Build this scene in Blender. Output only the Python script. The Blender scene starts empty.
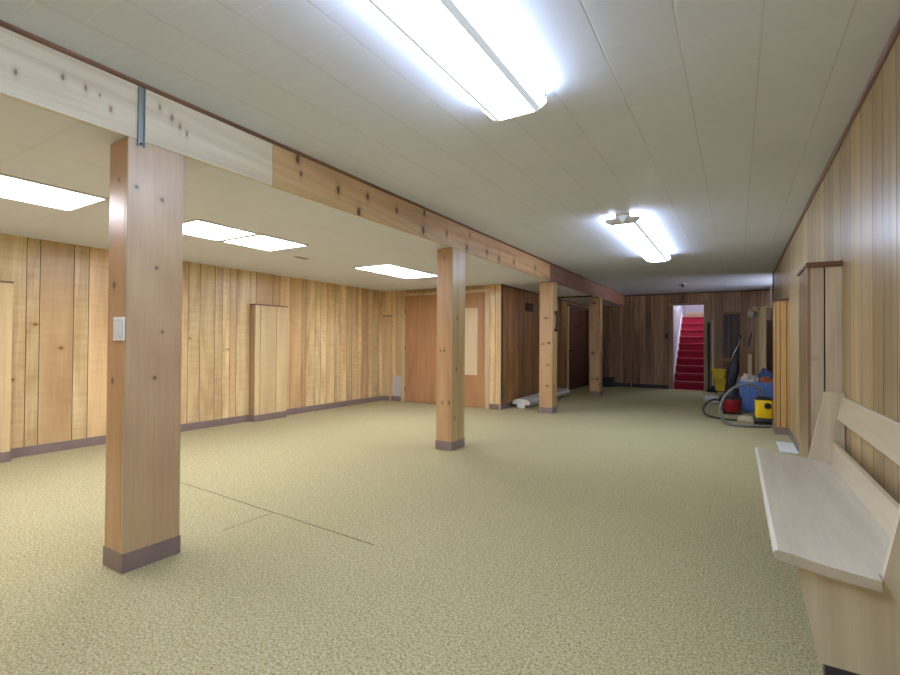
import bpy, bmesh, math, random
from mathutils import Vector, Matrix
random.seed(7)
S = bpy.context.scene
COL = S.collection

# ------------------------------------------------------------------ objects
def world_loc(o):
    v = Vector((0, 0, 0))
    while o is not None:
        v += o.location
        o = o.parent
    return v

def obj(name, bm, mats, parent=None, smooth=False, loc=None):
    """links bm (built in world coordinates) as one mesh object"""
    me = bpy.data.meshes.new(name)
    off = world_loc(parent) if parent is not None else Vector((0, 0, 0))
    if loc is not None:
        off = Vector(loc)
    bmesh.ops.translate(bm, verts=bm.verts, vec=-off)
    bmesh.ops.recalc_face_normals(bm, faces=bm.faces)
    bm.to_mesh(me)
    bm.free()
    for m in (mats if isinstance(mats, (list, tuple)) else [mats]):
        me.materials.append(m)
    if smooth:
        me.polygons.foreach_set('use_smooth', [True] * len(me.polygons))
        me.set_sharp_from_angle(angle=math.radians(38))
    o = bpy.data.objects.new(name, me)
    COL.objects.link(o)
    if parent is not None:
        o.parent = parent
    elif loc is not None:
        o.location = loc
    return o

def thing(name, label, cat, loc, group=None):
    o = bpy.data.objects.new(name, None)
    o.empty_display_size = 0.1
    o.location = loc
    COL.objects.link(o)
    return tag(o, label, cat, group)

def tag(o, label, cat, group=None, kind='thing'):
    o['label'] = label
    o['category'] = cat
    o['kind'] = kind
    if group:
        o['group'] = group
    return o

def struct(name, bm, mats, label=None, cat=None, parent=None, smooth=False):
    o = obj(name, bm, mats, parent, smooth)
    if parent is None:
        o['kind'] = 'structure'
        if label:
            o['label'] = label
            o['category'] = cat
    return o

# ------------------------------------------------------------------ shapes
def box(bm, x0, x1, y0, y1, z0, z1, bev=0.0, mi=0, seg=2):
    t = bmesh.new()
    bmesh.ops.create_cube(t, size=1)
    bmesh.ops.scale(t, verts=t.verts, vec=(abs(x1 - x0), abs(y1 - y0), abs(z1 - z0)))
    if bev > 0:
        bmesh.ops.bevel(t, geom=t.edges[:], offset=bev, segments=seg, affect='EDGES', profile=0.6)
    bmesh.ops.translate(t, verts=t.verts, vec=((x0 + x1) / 2, (y0 + y1) / 2, (z0 + z1) / 2))
    merge(bm, t, mi)

def merge(bm, t, mi=0, mat=None):
    if mat is not None:
        bmesh.ops.transform(t, matrix=mat, verts=t.verts)
    mp = {v: bm.verts.new(v.co) for v in t.verts}
    for f in t.faces:
        try:
            g = bm.faces.new([mp[v] for v in f.verts])
            g.material_index = mi
        except ValueError:
            pass
    t.free()

def B(*a, **k):
    bm = bmesh.new()
    box(bm, *a, **k)
    return bm

def prism(bm, pts, axis, a0, a1, mi=0):
    """closed outline pts (u, v) extruded along axis from a0 to a1; (u,v) = the other two axes in xyz order"""
    def P(u, v, a):
        return {'x': (a, u, v), 'y': (u, a, v), 'z': (u, v, a)}[axis]
    A = [bm.verts.new(P(u, v, a0)) for u, v in pts]
    Bv = [bm.verts.new(P(u, v, a1)) for u, v in pts]
    n = len(pts)
    fs = [bm.faces.new(A), bm.faces.new(Bv[::-1])]
    for i in range(n):
        fs.append(bm.faces.new([A[i], A[(i + 1) % n], Bv[(i + 1) % n], Bv[i]]))
    for f in fs:
        f.material_index = mi

def smooth_path(pts, n=8):
    pts = [Vector(p) for p in pts]
    out = []
    for i in range(len(pts) - 1):
        p0 = pts[max(i - 1, 0)]; p1 = pts[i]; p2 = pts[i + 1]; p3 = pts[min(i + 2, len(pts) - 1)]
        for k in range(n):
            t = k / n
            out.append(0.5 * ((2 * p1) + (-p0 + p2) * t + (2 * p0 - 5 * p1 + 4 * p2 - p3) * t * t
                              + (-p0 + 3 * p1 - 3 * p2 + p3) * t ** 3))
    out.append(pts[-1])
    return out

def tube(bm, pts, r, seg=10, n=8, rib=0.0, raw=False, mi=0):
    path = [Vector(p) for p in pts] if raw else smooth_path(pts, n)
    up = Vector((0.13, 0.31, 0.94)).normalized()
    rings = []
    for i, p in enumerate(path):
        t = (path[min(i + 1, len(path) - 1)] - path[max(i - 1, 0)]).normalized()
        a = up - t * up.dot(t)
        if a.length < 1e-3:
            a = Vector((1, 0, 0)) - t * t.x
        a.normalize()
        up = a
        b = t.cross(a)
        rr = (r[i * (len(r) - 1) // max(1, len(path) - 1)] if isinstance(r, (list, tuple)) else r)
        rr *= 1 + (rib if i % 2 else -rib)
        rings.append([bm.verts.new(p + (a * math.cos(6.28318 * k / seg) + b * math.sin(6.28318 * k / seg)) * rr)
                      for k in range(seg)])
    for i in range(len(rings) - 1):
        for k in range(seg):
            f = bm.faces.new([rings[i][k], rings[i][(k + 1) % seg], rings[i + 1][(k + 1) % seg], rings[i + 1][k]])
            f.material_index = mi
    for e in (rings[0], rings[-1][::-1]):
        f = bm.faces.new(e)
        f.material_index = mi

def lathe(bm, prof, c, seg=32, mat=None, mi=0, sx=1, sy=1):
    """prof: (radius, z) bottom to top, capped"""
    t = bmesh.new()
    rings = [[t.verts.new((r * math.cos(6.28318 * k / seg) * sx, r * math.sin(6.28318 * k / seg) * sy, z))
              for k in range(seg)] for r, z in prof]
    for i in range(len(rings) - 1):
        for k in range(seg):
            t.faces.new([rings[i][k], rings[i][(k + 1) % seg], rings[i + 1][(k + 1) % seg], rings[i + 1][k]])
    t.faces.new(rings[0][::-1])
    t.faces.new(rings[-1])
    if mat is not None:
        bmesh.ops.transform(t, matrix=mat, verts=t.verts)
    bmesh.ops.translate(t, verts=t.verts, vec=c)
    merge(bm, t, mi)

def blob(bm, c, s, seed, amp=0.18, sub=3, flat=True):
    from mathutils import noise
    t = bmesh.new()
    bmesh.ops.create_icosphere(t, subdivisions=sub, radius=1)
    for v in t.verts:
        d = v.co.normalized()
        n = noise.noise(d * 1.9 + Vector((seed, seed * 2, 3))) * amp * 1.6 + noise.noise(d * 5 + Vector((seed, 1, seed))) * amp * 0.6
        v.co = Vector((d.x * s[0], d.y * s[1], d.z * s[2])) * (1 + n)
        if flat:
            v.co.z = max(v.co.z, -s[2] * 0.72)
    if flat:
        zmin = min(v.co.z for v in t.verts)
        bmesh.ops.translate(t, verts=t.verts, vec=(0, 0, -zmin))
    bmesh.ops.translate(t, verts=t.verts, vec=c)
    merge(bm, t)

# ------------------------------------------------------------------ materials
def srgb(r, g, b):
    f = lambda c: (c / 255 / 12.92 if c / 255 <= 0.04045 else ((c / 255 + 0.055) / 1.055) ** 2.4)
    return (f(r), f(g), f(b), 1)

class NT:
    def __init__(s, name):
        s.m = bpy.data.materials.new(name)
        s.m.use_nodes = True
        s.t = s.m.node_tree
        s.b = s.t.nodes['Principled BSDF']
    def n(s, typ, **kw):
        nd = s.t.nodes.new('ShaderNode' + typ)
        for k, v in kw.items():
            setattr(nd, k, v)
        return nd
    def l(s, a, b):
        s.t.links.new(a, b)
    def val(s, sock, v):
        if hasattr(v, 'links'):
            s.l(v, sock)
        else:
            sock.default_value = v
    def math(s, op, a, b=0.0, c=0.0, clamp=False):
        nd = s.n('Math', operation=op, use_clamp=clamp)
        s.val(nd.inputs[0], a); s.val(nd.inputs[1], b)
        if len(nd.inputs) > 2:
            s.val(nd.inputs[2], c)
        return nd.outputs[0]
    def mix(s, f, a, b, typ='MIX'):
        nd = s.n('MixRGB', blend_type=typ)
        s.val(nd.inputs[0], f); s.val(nd.inputs[1], a); s.val(nd.inputs[2], b)
        return nd.outputs[0]
    def noise(s, vec, scale=1, detail=3, rough=0.55, dist=0.0):
        nd = s.n('TexNoise')
        s.l(vec, nd.inputs['Vector'])
        nd.inputs['Scale'].default_value = scale
        nd.inputs['Detail'].default_value = detail
        nd.inputs['Roughness'].default_value = rough
        nd.inputs['Distortion'].default_value = dist
        return nd
    def ramp(s, f, stops):
        nd = s.n('ValToRGB')
        e = nd.color_ramp.elements
        while len(e) < len(stops):
            e.new(0.5)
        for el, (p, c) in zip(e, stops):
            el.position = p
            el.color = c if len(c) == 4 else (*c, 1)
        s.l(f, nd.inputs[0])
        return nd.outputs[0]
    def coords(s, scale=(1, 1, 1), rnd=False, obj=True):
        tc = s.n('TexCoord')
        v = tc.outputs['Object']
        if rnd:
            oi = s.n('ObjectInfo')
            c = s.n('CombineXYZ')
            r = s.math('MULTIPLY', oi.outputs['Random'], 37.0)
            for i in range(3):
                s.l(r, c.inputs[i])
            a = s.n('VectorMath', operation='ADD')
            s.l(v, a.inputs[0]); s.l(c.outputs[0], a.inputs[1])
            v = a.outputs[0]
        if scale != (1, 1, 1):
            v = s.vscale(v, scale)
        return v
    def vscale(s, v, scale):
        a = s.n('VectorMath', operation='MULTIPLY')
        s.l(v, a.inputs[0])
        a.inputs[1].default_value = scale
        return a.outputs[0]
    def bump(s, h, strength=0.2, dist=0.01):
        nd = s.n('Bump')
        nd.inputs['Strength'].default_value = strength
        nd.inputs['Distance'].default_value = dist
        s.l(h, nd.inputs['Height'])
        s.l(nd.outputs[0], s.b.inputs['Normal'])

def plain(name, col, rough=0.5, metal=0.0, spec=0.5, var=0.06, scale=9.0):
    k = NT(name)
    v = k.coords()
    n = k.noise(v, scale, 3)
    d = tuple(c * (1 - var * 2) for c in col[:3]) + (1,)
    e = tuple(min(1, c * (1 + var * 1.5)) for c in col[:3]) + (1,)
    k.l(k.ramp(n.outputs['Fac'], [(0.3, d), (0.7, e)]), k.b.inputs['Base Color'])
    k.b.inputs['Roughness'].default_value = rough
    k.b.inputs['Metallic'].default_value = metal
    k.b.inputs['Specular IOR Level'].default_value = spec
    return k.m

def emit(name, col, strength):
    k = NT(name)
    k.b.inputs['Base Color'].default_value = (0.8, 0.8, 0.8, 1)
    k.b.inputs['Emission Color'].default_value = col
    k.b.inputs['Emission Strength'].default_value = strength
    return k.m

KNOTS = {
    'p1r': [(-2.643, 1.351, 1.561, 1.0), (-2.643, 1.384, 1.22, 0.8), (-2.643, 1.348, 0.976, 1.0), (-2.643, 1.375, 1.929, 1.3), (-2.643, 1.247, 1.964, 1.1)],
    'p1l': [(-2.766, 1.205, 1.46, 1.3), (-2.772, 1.205, 0.962, 1.0), (-2.63, 1.205, 0.924, 1.6), (-2.732, 1.205, 2.002, 0.8)],
    'p2l': [(-2.741, 4.418, 1.086, 1.0), (-2.791, 4.418, 1.082, 0.7), (-2.673, 4.418, 0.522, 1.3), (-2.763, 4.418, 0.516, 0.9), (-2.753, 4.418, 2.103, 0.9)],
    'p2r': [(-2.643, 4.527, 1.447, 1.1), (-2.643, 4.512, 0.885, 1.1), (-2.643, 4.49, 0.349, 1.1)],
    'p3l': [(-2.753, 7.68, 1.602, 1.2), (-2.699, 7.68, 1.181, 1.4), (-2.804, 7.68, 1.163, 0.9), (-2.715, 7.68, 0.811, 1.0), (-2.731, 7.68, 0.458, 1.0)],
    'p4l': [(-2.782, 10.93, 2.101, 1.8), (-2.825, 10.93, 1.532, 1.0), (-2.801, 10.93, 0.963, 1.5), (-2.71, 10.93, 0.377, 1.6), (-2.822, 10.93, 0.372, 1)],
    'b1': [(-2.643, 0.763, 2.32, 1), (-2.643, 0.929, 2.378, 1), (-2.643, 1.019, 2.369, 1), (-2.643, 1.077, 2.362, 0.6), (-2.643, 1.125, 2.314, 1), (-2.643, 1.356, 2.424, 1), (-2.643, 1.42, 2.391, 1.3), (-2.643, 1.464, 2.359, 1.2), (-2.643, 1.503, 2.335, 1)],
    'b2': [(-2.643, 2.288, 2.458, 1.2), (-2.643, 2.318, 2.361, 0.7), (-2.643, 2.687, 2.35, 1.2), (-2.643, 2.923, 2.236, 1.4), (-2.643, 3.029, 2.39, 1), (-2.643, 3.424, 2.374, 1), (-2.643, 3.869, 2.453, 1.2), (-2.643, 3.852, 2.281, 1.6), (-2.643, 4.292, 2.332, 1.2), (-2.643, 4.737, 2.258, 1.6), (-2.643, 4.806, 2.425, 1), (-2.643, 5.245, 2.298, 1.5), (-2.643, 5.591, 2.265, 1.7), (-2.643, 6.075, 2.298, 1.5), (-2.643, 6.875, 2.326, 1.6)],
}

def soften(c, gain=(1.1, 1.36, 1.5)):
    g = 0.3 * c[0] + 0.59 * c[1] + 0.11 * c[2]
    return tuple(min(0.93, (g + (q - g) * 0.74) * 1.22 * k) for q, k in zip(c[:3], gain)) + (1,)

def wood(name, light, dark, axis='z', rough=0.35, spec=0.5, tint=False, rnd=False, knots=0.0, ring=0.3, curl=0.0,
         knotcol=None, tintamt=0.35, cross=9.0, warm=None, knotscale=2.2, gain=(1.1, 1.36, 1.5), spots=None, flat=0.12, spot_r=(0.013, 0.016)):
    light, dark = soften(light, gain), soften(dark, gain)
    warm = soften(warm, gain) if warm is not None else None
    dark = tuple(a + (b - a) * flat for a, b in zip(dark, light))
    k = NT(name)
    v = k.coords(rnd=rnd)
    base = v
    if tint:
        at = k.n('Attribute', attribute_name='tint')
        c = k.n('CombineXYZ')
        off = k.math('MULTIPLY', at.outputs['Fac'], 61.0)
        for i in range(3):
            k.l(off, c.inputs[i])
        a = k.n('VectorMath', operation='ADD')
        k.l(v, a.inputs[0]); k.l(c.outputs[0], a.inputs[1])
        v = a.outputs[0]
    sc = {'x': (0.55, cross, cross), 'y': (cross, 0.55, cross), 'z': (cross, cross, 0.55)}[axis]
    fs = tuple(q * 14 if q > 1 else q * 4 for q in sc)
    g1 = k.noise(k.vscale(v, sc), 1.0, 3, 0.5, 0.5).outputs['Fac']
    g2 = k.noise(k.vscale(v, fs), 1.0, 2, 0.6, 0.0).outputs['Fac']
    big = k.noise(k.vscale(v, tuple(q * 0.28 for q in sc)), 1.0, 1, 0.5, 0.2).outputs['Fac']
    rings = k.math('PINGPONG', k.math('MULTIPLY', big, 16.0), 0.5)
    f = k.math('MULTIPLY', g1, 0.70)
    f = k.math('ADD', f, k.math('MULTIPLY', g2, 0.30))
    f = k.math('ADD', f, k.math('MULTIPLY', rings, ring))
    if curl > 0:
        cs = {'x': (16, 1.5, 1.5), 'y': (1.5, 16, 1.5), 'z': (2.5, 2.5, 26)}[axis]
        g3 = k.noise(k.vscale(v, cs), 1.0, 1, 0.5, 0.3).outputs['Fac']
        f = k.math('ADD', f, k.math('MULTIPLY', k.math('SUBTRACT', g3, 0.5), curl))
    c = k.ramp(f, [(0.34, dark), (0.70, light)])
    if warm is not None:
        w = k.noise(k.vscale(v, tuple(q * 0.12 for q in sc)), 1.0, 1).outputs['Fac']
        c = k.mix(k.math('MULTIPLY', k.ramp(w, [(0.4, (0, 0, 0)), (0.65, (1, 1, 1))]), 0.6), c, warm)
    if tint:
        t = k.math('ADD', k.math('MULTIPLY', k.math('SUBTRACT', at.outputs['Fac'], 0.5), tintamt), 1.0)
        cc = k.n('CombineColor')
        for i in range(3):
            k.l(t, cc.inputs[i])
        c = k.mix(1.0, c, cc.outputs[0], 'MULTIPLY')
    kc = knotcol or (0.05, 0.02, 0.012, 1)
    kd = tuple(0.5 * a + 0.5 * b for a, b in zip(kc, dark))
    if knots > 0:
        sp = k.n('SeparateXYZ')
        k.l(v, sp.inputs[0])
        X, Y, Z = sp.outputs
        cb = k.n('CombineXYZ')
        if axis == 'z':
            k.l(k.math('ADD', X, Y), cb.inputs[0]); k.l(k.math('MULTIPLY', Z, 0.7), cb.inputs[1])
        elif axis == 'y':
            k.l(k.math('ADD', X, Z), cb.inputs[0]); k.l(k.math('MULTIPLY', Y, 0.7), cb.inputs[1])
        else:
            k.l(k.math('ADD', Y, Z), cb.inputs[0]); k.l(k.math('MULTIPLY', X, 0.7), cb.inputs[1])
        vo = k.n('TexVoronoi', feature='F1', voronoi_dimensions='2D')
        k.l(cb.outputs[0], vo.inputs['Vector'])
        vo.inputs['Scale'].default_value = knotscale
        d = k.math('ADD', vo.outputs['Distance'], k.math('MULTIPLY', k.math('SUBTRACT', g1, 0.5), 0.03))
        kf = k.ramp(d, [(knots * 0.45, (1, 1, 1)), (knots, (0, 0, 0))])
        halo = k.ramp(d, [(knots, (1, 1, 1)), (knots * 2.6, (0, 0, 0))])
        c = k.mix(k.math('MULTIPLY', halo, 0.3), c, kd)
        c = k.mix(k.math('MULTIPLY', kf, 0.75), c, kc)
    if spots:
        ge = k.n('NewGeometry')
        rc, ra = spot_r
        mn = None
        for (px, py, pz, sz) in spots:
            a = k.n('VectorMath', operation='SUBTRACT')
            k.l(ge.outputs['Position'], a.inputs[0]); a.inputs[1].default_value = (px, py, pz)
            m = k.n('VectorMath', operation='MULTIPLY')
            k.l(a.outputs[0], m.inputs[0])
            q = 1 / (rc * sz), 1 / (ra * sz)
            m.inputs[1].default_value = {'z': (q[0], q[0], q[1]), 'y': (q[0], q[0], q[1])}[axis]
            le = k.n('VectorMath', operation='LENGTH')
            k.l(m.outputs[0], le.inputs[0])
            mn = le.outputs['Value'] if mn is None else k.math('MINIMUM', mn, le.outputs['Value'])
        wob = k.noise(k.vscale(ge.outputs['Position'], (40, 40, 40)), 1.0, 2).outputs['Fac']
        d = k.math('MULTIPLY', k.math('ADD', mn, k.math('MULTIPLY', k.math('SUBTRACT', wob, 0.5), 0.9)), 0.25)
        kf = k.ramp(d, [(0.17, (1, 1, 1)), (0.29, (0, 0, 0))])
        halo = k.ramp(d, [(0.25, (1, 1, 1)), (0.75, (0, 0, 0))])
        c = k.mix(k.math('MULTIPLY', halo, 0.32), c, kd)
        c = k.mix(k.math('MULTIPLY', kf, 0.85), c, kc)
    k.l(c, k.b.inputs['Base Color'])
    k.b.inputs['Roughness'].default_value = rough
    k.b.inputs['Specular IOR Level'].default_value = spec
    k.bump(g2, 0.05, 0.004)
    return k.m

def carpet():
    k = NT('carpet')
    tc = k.n('TexCoord')
    v = tc.outputs['Object']
    n1 = k.noise(v, 92, 3, 0.75, 0.3)
    n2 = k.noise(v, 120, 2, 0.6, 0.2)
    n3 = k.noise(v, 1.1, 3, 0.6)
    cs = k.n('VectorMath', operation='ADD')
    k.l(v, cs.inputs[0]); cs.inputs[1].default_value = (3, 7, 1)
    n4 = k.noise(cs.outputs[0], 85, 2, 0.6)
    c = k.ramp(n1.outputs['Fac'], [(0.30, srgb(104, 96, 66)), (0.43, srgb(154, 145, 100)), (0.52, srgb(182, 172, 130)),
                                   (0.62, srgb(197, 189, 156)), (0.74, srgb(215, 213, 197))])
    c = k.mix(k.ramp(n4.outputs['Fac'], [(0.56, (0, 0, 0)), (0.68, (0.75, 0.75, 0.75))]), c, srgb(167, 135, 100))
    c = k.mix(k.ramp(n2.outputs['Fac'], [(0.53, (0, 0, 0)), (0.66, (0.6, 0.6, 0.6))]), c, srgb(194, 196, 176))
    c = k.mix(k.math('MULTIPLY', n3.outputs['Fac'], 0.22), c, srgb(148, 141, 96))
    # seams between carpet widths
    sp = k.n('SeparateXYZ')
    k.l(v, sp.inputs[0])
    x, y = sp.outputs[0], sp.outputs[1]
    wob = k.math('MULTIPLY', k.math('SUBTRACT', k.noise(v, 3, 2).outputs['Fac'], 0.5), 0.02)
    s1 = k.math('LESS_THAN', k.math('ABSOLUTE', k.math('ADD', k.math('SUBTRACT', y, 2.185 + 0.0), k.math('ADD', wob, k.math('MULTIPLY', k.math('ADD', x, 2.87), 0.042)))), 0.0045)
    s1 = k.math('MULTIPLY', s1, k.math('MULTIPLY', k.math('GREATER_THAN', x, -3.95), k.math('LESS_THAN', x, -1.80)))
    s2 = k.math('LESS_THAN', k.math('ABSOLUTE', k.math('ADD', k.math('ADD', x, 2.722), wob)), 0.0035)
    s2 = k.math('MULTIPLY', s2, k.math('MULTIPLY', k.math('GREATER_THAN', y, 1.80), k.math('LESS_THAN', y, 2.17)))
    s = k.math('MAXIMUM', s1, s2)
    c = k.mix(k.math('MULTIPLY', s, 0.8), c, srgb(61, 57, 44))
    k.l(c, k.b.inputs['Base Color'])
    k.b.inputs['Roughness'].default_value = 0.95
    k.b.inputs['Specular IOR Level'].default_value = 0.12
    h = k.math('ADD', n1.outputs['Fac'], k.math('MULTIPLY', n2.outputs['Fac'], 0.6))
    k.bump(h, 0.55, 0.012)
    return k.m

def ceiling_mat(name, col, dx, x0, dy, y0, stagger, lc, cc, w=0.0028):
    k = NT(name)
    tc = k.n('TexCoord')
    v = tc.outputs['Object']
    sp = k.n('SeparateXYZ')
    k.l(v, sp.inputs[0])
    u = k.math('DIVIDE', k.math('SUBTRACT', sp.outputs[0], x0), dx)
    fl = k.math('FLOOR', u)
    fu = k.math('MULTIPLY', k.math('SUBTRACT', 0.5, k.math('ABSOLUTE', k.math('SUBTRACT', k.math('FRACT', u), 0.5))), dx)
    par = k.math('FLOORED_MODULO', fl, 2.0)
    q = k.math('ADD', k.math('DIVIDE', k.math('SUBTRACT', sp.outputs[1], y0), dy), k.math('MULTIPLY', par, stagger))
    fq = k.math('MULTIPLY', k.math('SUBTRACT', 0.5, k.math('ABSOLUTE', k.math('SUBTRACT', k.math('FRACT', q), 0.5))), dy)
    l1 = k.ramp(k.math('DIVIDE', fu, w * 2), [(0.3, (1, 1, 1)), (1.0, (0, 0, 0))])
    l2 = k.ramp(k.math('DIVIDE', fq, w * 2), [(0.3, (1, 1, 1)), (1.0, (0, 0, 0))])
    # each tile a touch different
    wn = k.n('TexWhiteNoise')
    cb = k.n('CombineXYZ')
    k.l(fl, cb.inputs[0]); k.l(k.math('FLOOR', q), cb.inputs[1])
    k.l(cb.outputs[0], wn.inputs['Vector'])
    n = k.noise(v, 3.0, 4)
    f = k.math('ADD', k.math('MULTIPLY', wn.outputs['Value'], 0.5), k.math('MULTIPLY', n.outputs['Fac'], 0.5))
    c = k.ramp(f, [(0.1, tuple(a * 0.955 for a in col[:3]) + (1,)), (0.9, col)])
    c = k.mix(k.math('MULTIPLY', l2, 0.4), c, cc)
    c = k.mix(k.math('MULTIPLY', l1, 0.6), c, lc)
    k.l(c, k.b.inputs['Base Color'])
    k.b.inputs['Roughness'].default_value = 0.55
    k.b.inputs['Specular IOR Level'].default_value = 0.35
    k.bump(k.math('MULTIPLY', k.math('MAXIMUM', l1, l2), -1.0), 0.3, 0.003)
    return k.m

M = {}
M['carpet'] = carpet()
M['ceil'] = ceiling_mat('ceiling_tile', srgb(226, 234, 252), 0.3057, -0.214, 0.318, 0.419, 0.5, srgb(198, 204, 212), srgb(238, 244, 254))  # lighter cross joints stand in for light on their raised bevels
M['drop'] = ceiling_mat('drop_ceiling', srgb(230, 236, 253), 0.645, -3.925, 0.638, 1.65, 0.0, srgb(210, 212, 218), srgb(210, 212, 218), 0.004)
M['maple'] = wood('maple_panelling', srgb(212, 168, 104), srgb(160, 110, 58), tint=True, rough=0.27, curl=0.20, ring=0.24, tintamt=0.36, cross=4.5, warm=srgb(178, 116, 60), knotcol=srgb(140, 90, 50), gain=(1.15, 1.32, 1.32), spots=[(-6.151, 2.183, 1.091, 1.0), (-6.151, 1.965, 1.334, 0.9), (-6.151, 3.571, 1.21, 0.6), (-6.151, 4.114, 1.06, 0.5), (-6.151, 1.793, 0.78, 0.8)], spot_r=(0.024, 0.020))
M['hickory'] = wood('hickory_panelling', srgb(186, 148, 90), srgb(136, 98, 52), tint=True, rough=0.30, ring=0.26, tintamt=0.5, cross=5, warm=srgb(154, 104, 50), gain=(1.04, 1.2, 1.17))
M['walnut'] = wood('walnut_panelling', srgb(108, 82, 62), srgb(56, 40, 31), tint=True, rough=0.34, ring=0.25, tintamt=0.7, cross=5, gain=(2.75, 2.5, 2.15), flat=0.1)
M['brownpanel'] = wood('brown_panelling', srgb(140, 100, 64), srgb(80, 54, 34), tint=True, rough=0.30, ring=0.25, tintamt=0.55, cross=5, gain=(1.75, 1.5, 1.0), flat=0.1)
M['groove'] = plain('panel_groove', srgb(78, 54, 40), 0.7)
M['groove_dark'] = plain('dark_panel_groove', srgb(26, 19, 16), 0.7)
M['pilaster'] = wood('pilaster_board', srgb(206, 160, 96), srgb(180, 132, 74), tint=True, rough=0.32, curl=0.14, ring=0.15, cross=4.5, tintamt=0.12, gain=(1.08, 1.28, 1.35))
M['honey'] = wood('honey_board', srgb(206, 152, 76), srgb(168, 112, 46), tint=True, rough=0.32, ring=0.2, tintamt=0.15, cross=4, gain=(1.08, 1.12, 0.85))
M['pilaster_pink'] = wood('pinkish_board', srgb(176, 142, 108), srgb(140, 108, 80), tint=True, rough=0.4, ring=0.2, cross=4, tintamt=0.15, gain=(1.55, 1.9, 2.05), knotcol=srgb(60, 40, 28), spots=[(0.432, 3.888, 1.085, 1.0)], spot_r=(0.011, 0.011))
M['pilaster_side'] = wood('brown_board', srgb(168, 118, 70), srgb(124, 80, 44), tint=True, rough=0.32, tintamt=0.15)
M['trim'] = wood('brown_trim', srgb(122, 80, 54), srgb(80, 48, 32), axis='y', rough=0.35, gain=(1.1, 1.1, 1.1))
M['trim_x'] = wood('brown_trim_across', srgb(112, 74, 50), srgb(74, 46, 32), axis='x', rough=0.4, gain=(1.1, 1.1, 1.1))
M['darktrim'] = wood('dark_trim', srgb(70, 46, 34), srgb(44, 28, 22), axis='x', rough=0.4, gain=(1.0, 1.0, 1.0))
M['vinyl'] = plain('vinyl_base', srgb(134, 116, 112), 0.45, var=0.05)
M['vinyl_dark'] = plain('dark_vinyl_base', srgb(52, 48, 56), 0.45, var=0.05)
M['pine_a'] = wood('knotty_pine_nearest', srgb(190, 134, 76), srgb(150, 94, 46), rnd=True, rough=0.33, spec=0.6, ring=0.30, cross=5.5, knotcol=srgb(58, 26, 16), warm=srgb(166, 104, 52), gain=(1.15, 1.34, 1.3), spots=KNOTS['p1l'], spot_r=(0.010, 0.014))
M['pine_b'] = wood('knotty_pine_second', srgb(190, 134, 76), srgb(150, 94, 46), rnd=True, rough=0.33, spec=0.6, ring=0.30, cross=5.5, knotcol=srgb(58, 26, 16), warm=srgb(166, 104, 52), gain=(1.15, 1.34, 1.3), spots=KNOTS['p2l'], spot_r=(0.010, 0.014))
M['pine_c'] = wood('knotty_pine_third', srgb(190, 134, 76), srgb(150, 94, 46), rnd=True, rough=0.33, spec=0.6, ring=0.30, cross=5.5, knotcol=srgb(58, 26, 16), warm=srgb(166, 104, 52), gain=(1.15, 1.34, 1.3), spots=KNOTS['p3l'], spot_r=(0.022, 0.011))
M['pine_d'] = wood('knotty_pine_far', srgb(190, 134, 76), srgb(150, 94, 46), rnd=True, rough=0.33, spec=0.6, ring=0.30, cross=5.5, knotcol=srgb(58, 26, 16), warm=srgb(166, 104, 52), gain=(1.15, 1.34, 1.3), spots=KNOTS['p4l'], spot_r=(0.022, 0.014))
M['pine_bside'] = wood('knotty_pine_second_side', srgb(186, 138, 76), srgb(150, 104, 52), rnd=True, rough=0.33, spec=0.6, ring=0.25, cross=5.5, knotcol=srgb(40, 22, 14), gain=(1.05, 1.25, 1.15), spots=KNOTS['p2r'], spot_r=(0.011, 0.014))
M['pine_side'] = wood('knotty_pine_side', srgb(186, 132, 72), srgb(150, 98, 48), rnd=True, rough=0.33, spec=0.6, ring=0.25, cross=5.5, knotcol=srgb(58, 26, 16), knots=0.05, knotscale=2.2, gain=(1.05, 1.25, 1.15))
M['pine_pale'] = wood('pale_pine', srgb(184, 134, 82), srgb(150, 102, 56), rnd=True, rough=0.36, spec=0.9, ring=0.25, cross=3.5, knotcol=srgb(52, 34, 34), warm=srgb(166, 108, 56), gain=(1.04, 1.26, 1.32), spots=KNOTS['p1r'], spot_r=(0.008, 0.009))
M['beam1'] = wood('beam_pale_pine', srgb(206, 172, 134), srgb(176, 138, 100), axis='y', rough=0.36, ring=0.3, cross=6, knotcol=srgb(140, 108, 96), spots=KNOTS['b1'], spot_r=(0.007, 0.016))  # pale wood, partly fixture sheen put into the colour
M['beam2'] = wood('beam_orange_pine', srgb(186, 134, 82), srgb(128, 80, 44), axis='y', rough=0.36, ring=0.35, cross=6, knotcol=srgb(62, 32, 26), warm=srgb(180, 150, 92), gain=(1.25, 1.3, 1.2), spots=KNOTS['b2'], spot_r=(0.015, 0.028), flat=0.15)
M['beam3'] = wood('beam_dark_pine', srgb(132, 90, 70), srgb(86, 54, 42), axis='y', rough=0.35, knots=0.08, ring=0.4, knotcol=srgb(60, 34, 28), gain=(1.3, 1.2, 1.2))
M['oak'] = wood('pale_oak', srgb(200, 168, 136), srgb(180, 146, 114), axis='y', rough=0.42, spec=0.4, ring=0.16, cross=5, gain=(0.98, 1.22, 1.35))
M['oak_end'] = wood('pale_oak_upright', srgb(200, 166, 126), srgb(174, 138, 98), axis='z', rough=0.42, spec=0.4, ring=0.25, cross=5)
M['oak_rail'] = wood('pale_oak_rail', srgb(204, 166, 122), srgb(184, 144, 102), axis='y', rough=0.4, spec=0.4, ring=0.14, cross=5, gain=(1.0, 1.25, 1.35))
M['door'] = wood('door_veneer', srgb(168, 112, 62), srgb(138, 86, 44), rough=0.36, ring=0.2, cross=6, rnd=True, gain=(1.22, 1.28, 1.15))
M['casing'] = wood('door_casing', srgb(198, 150, 94), srgb(160, 112, 64), rough=0.34)
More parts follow.
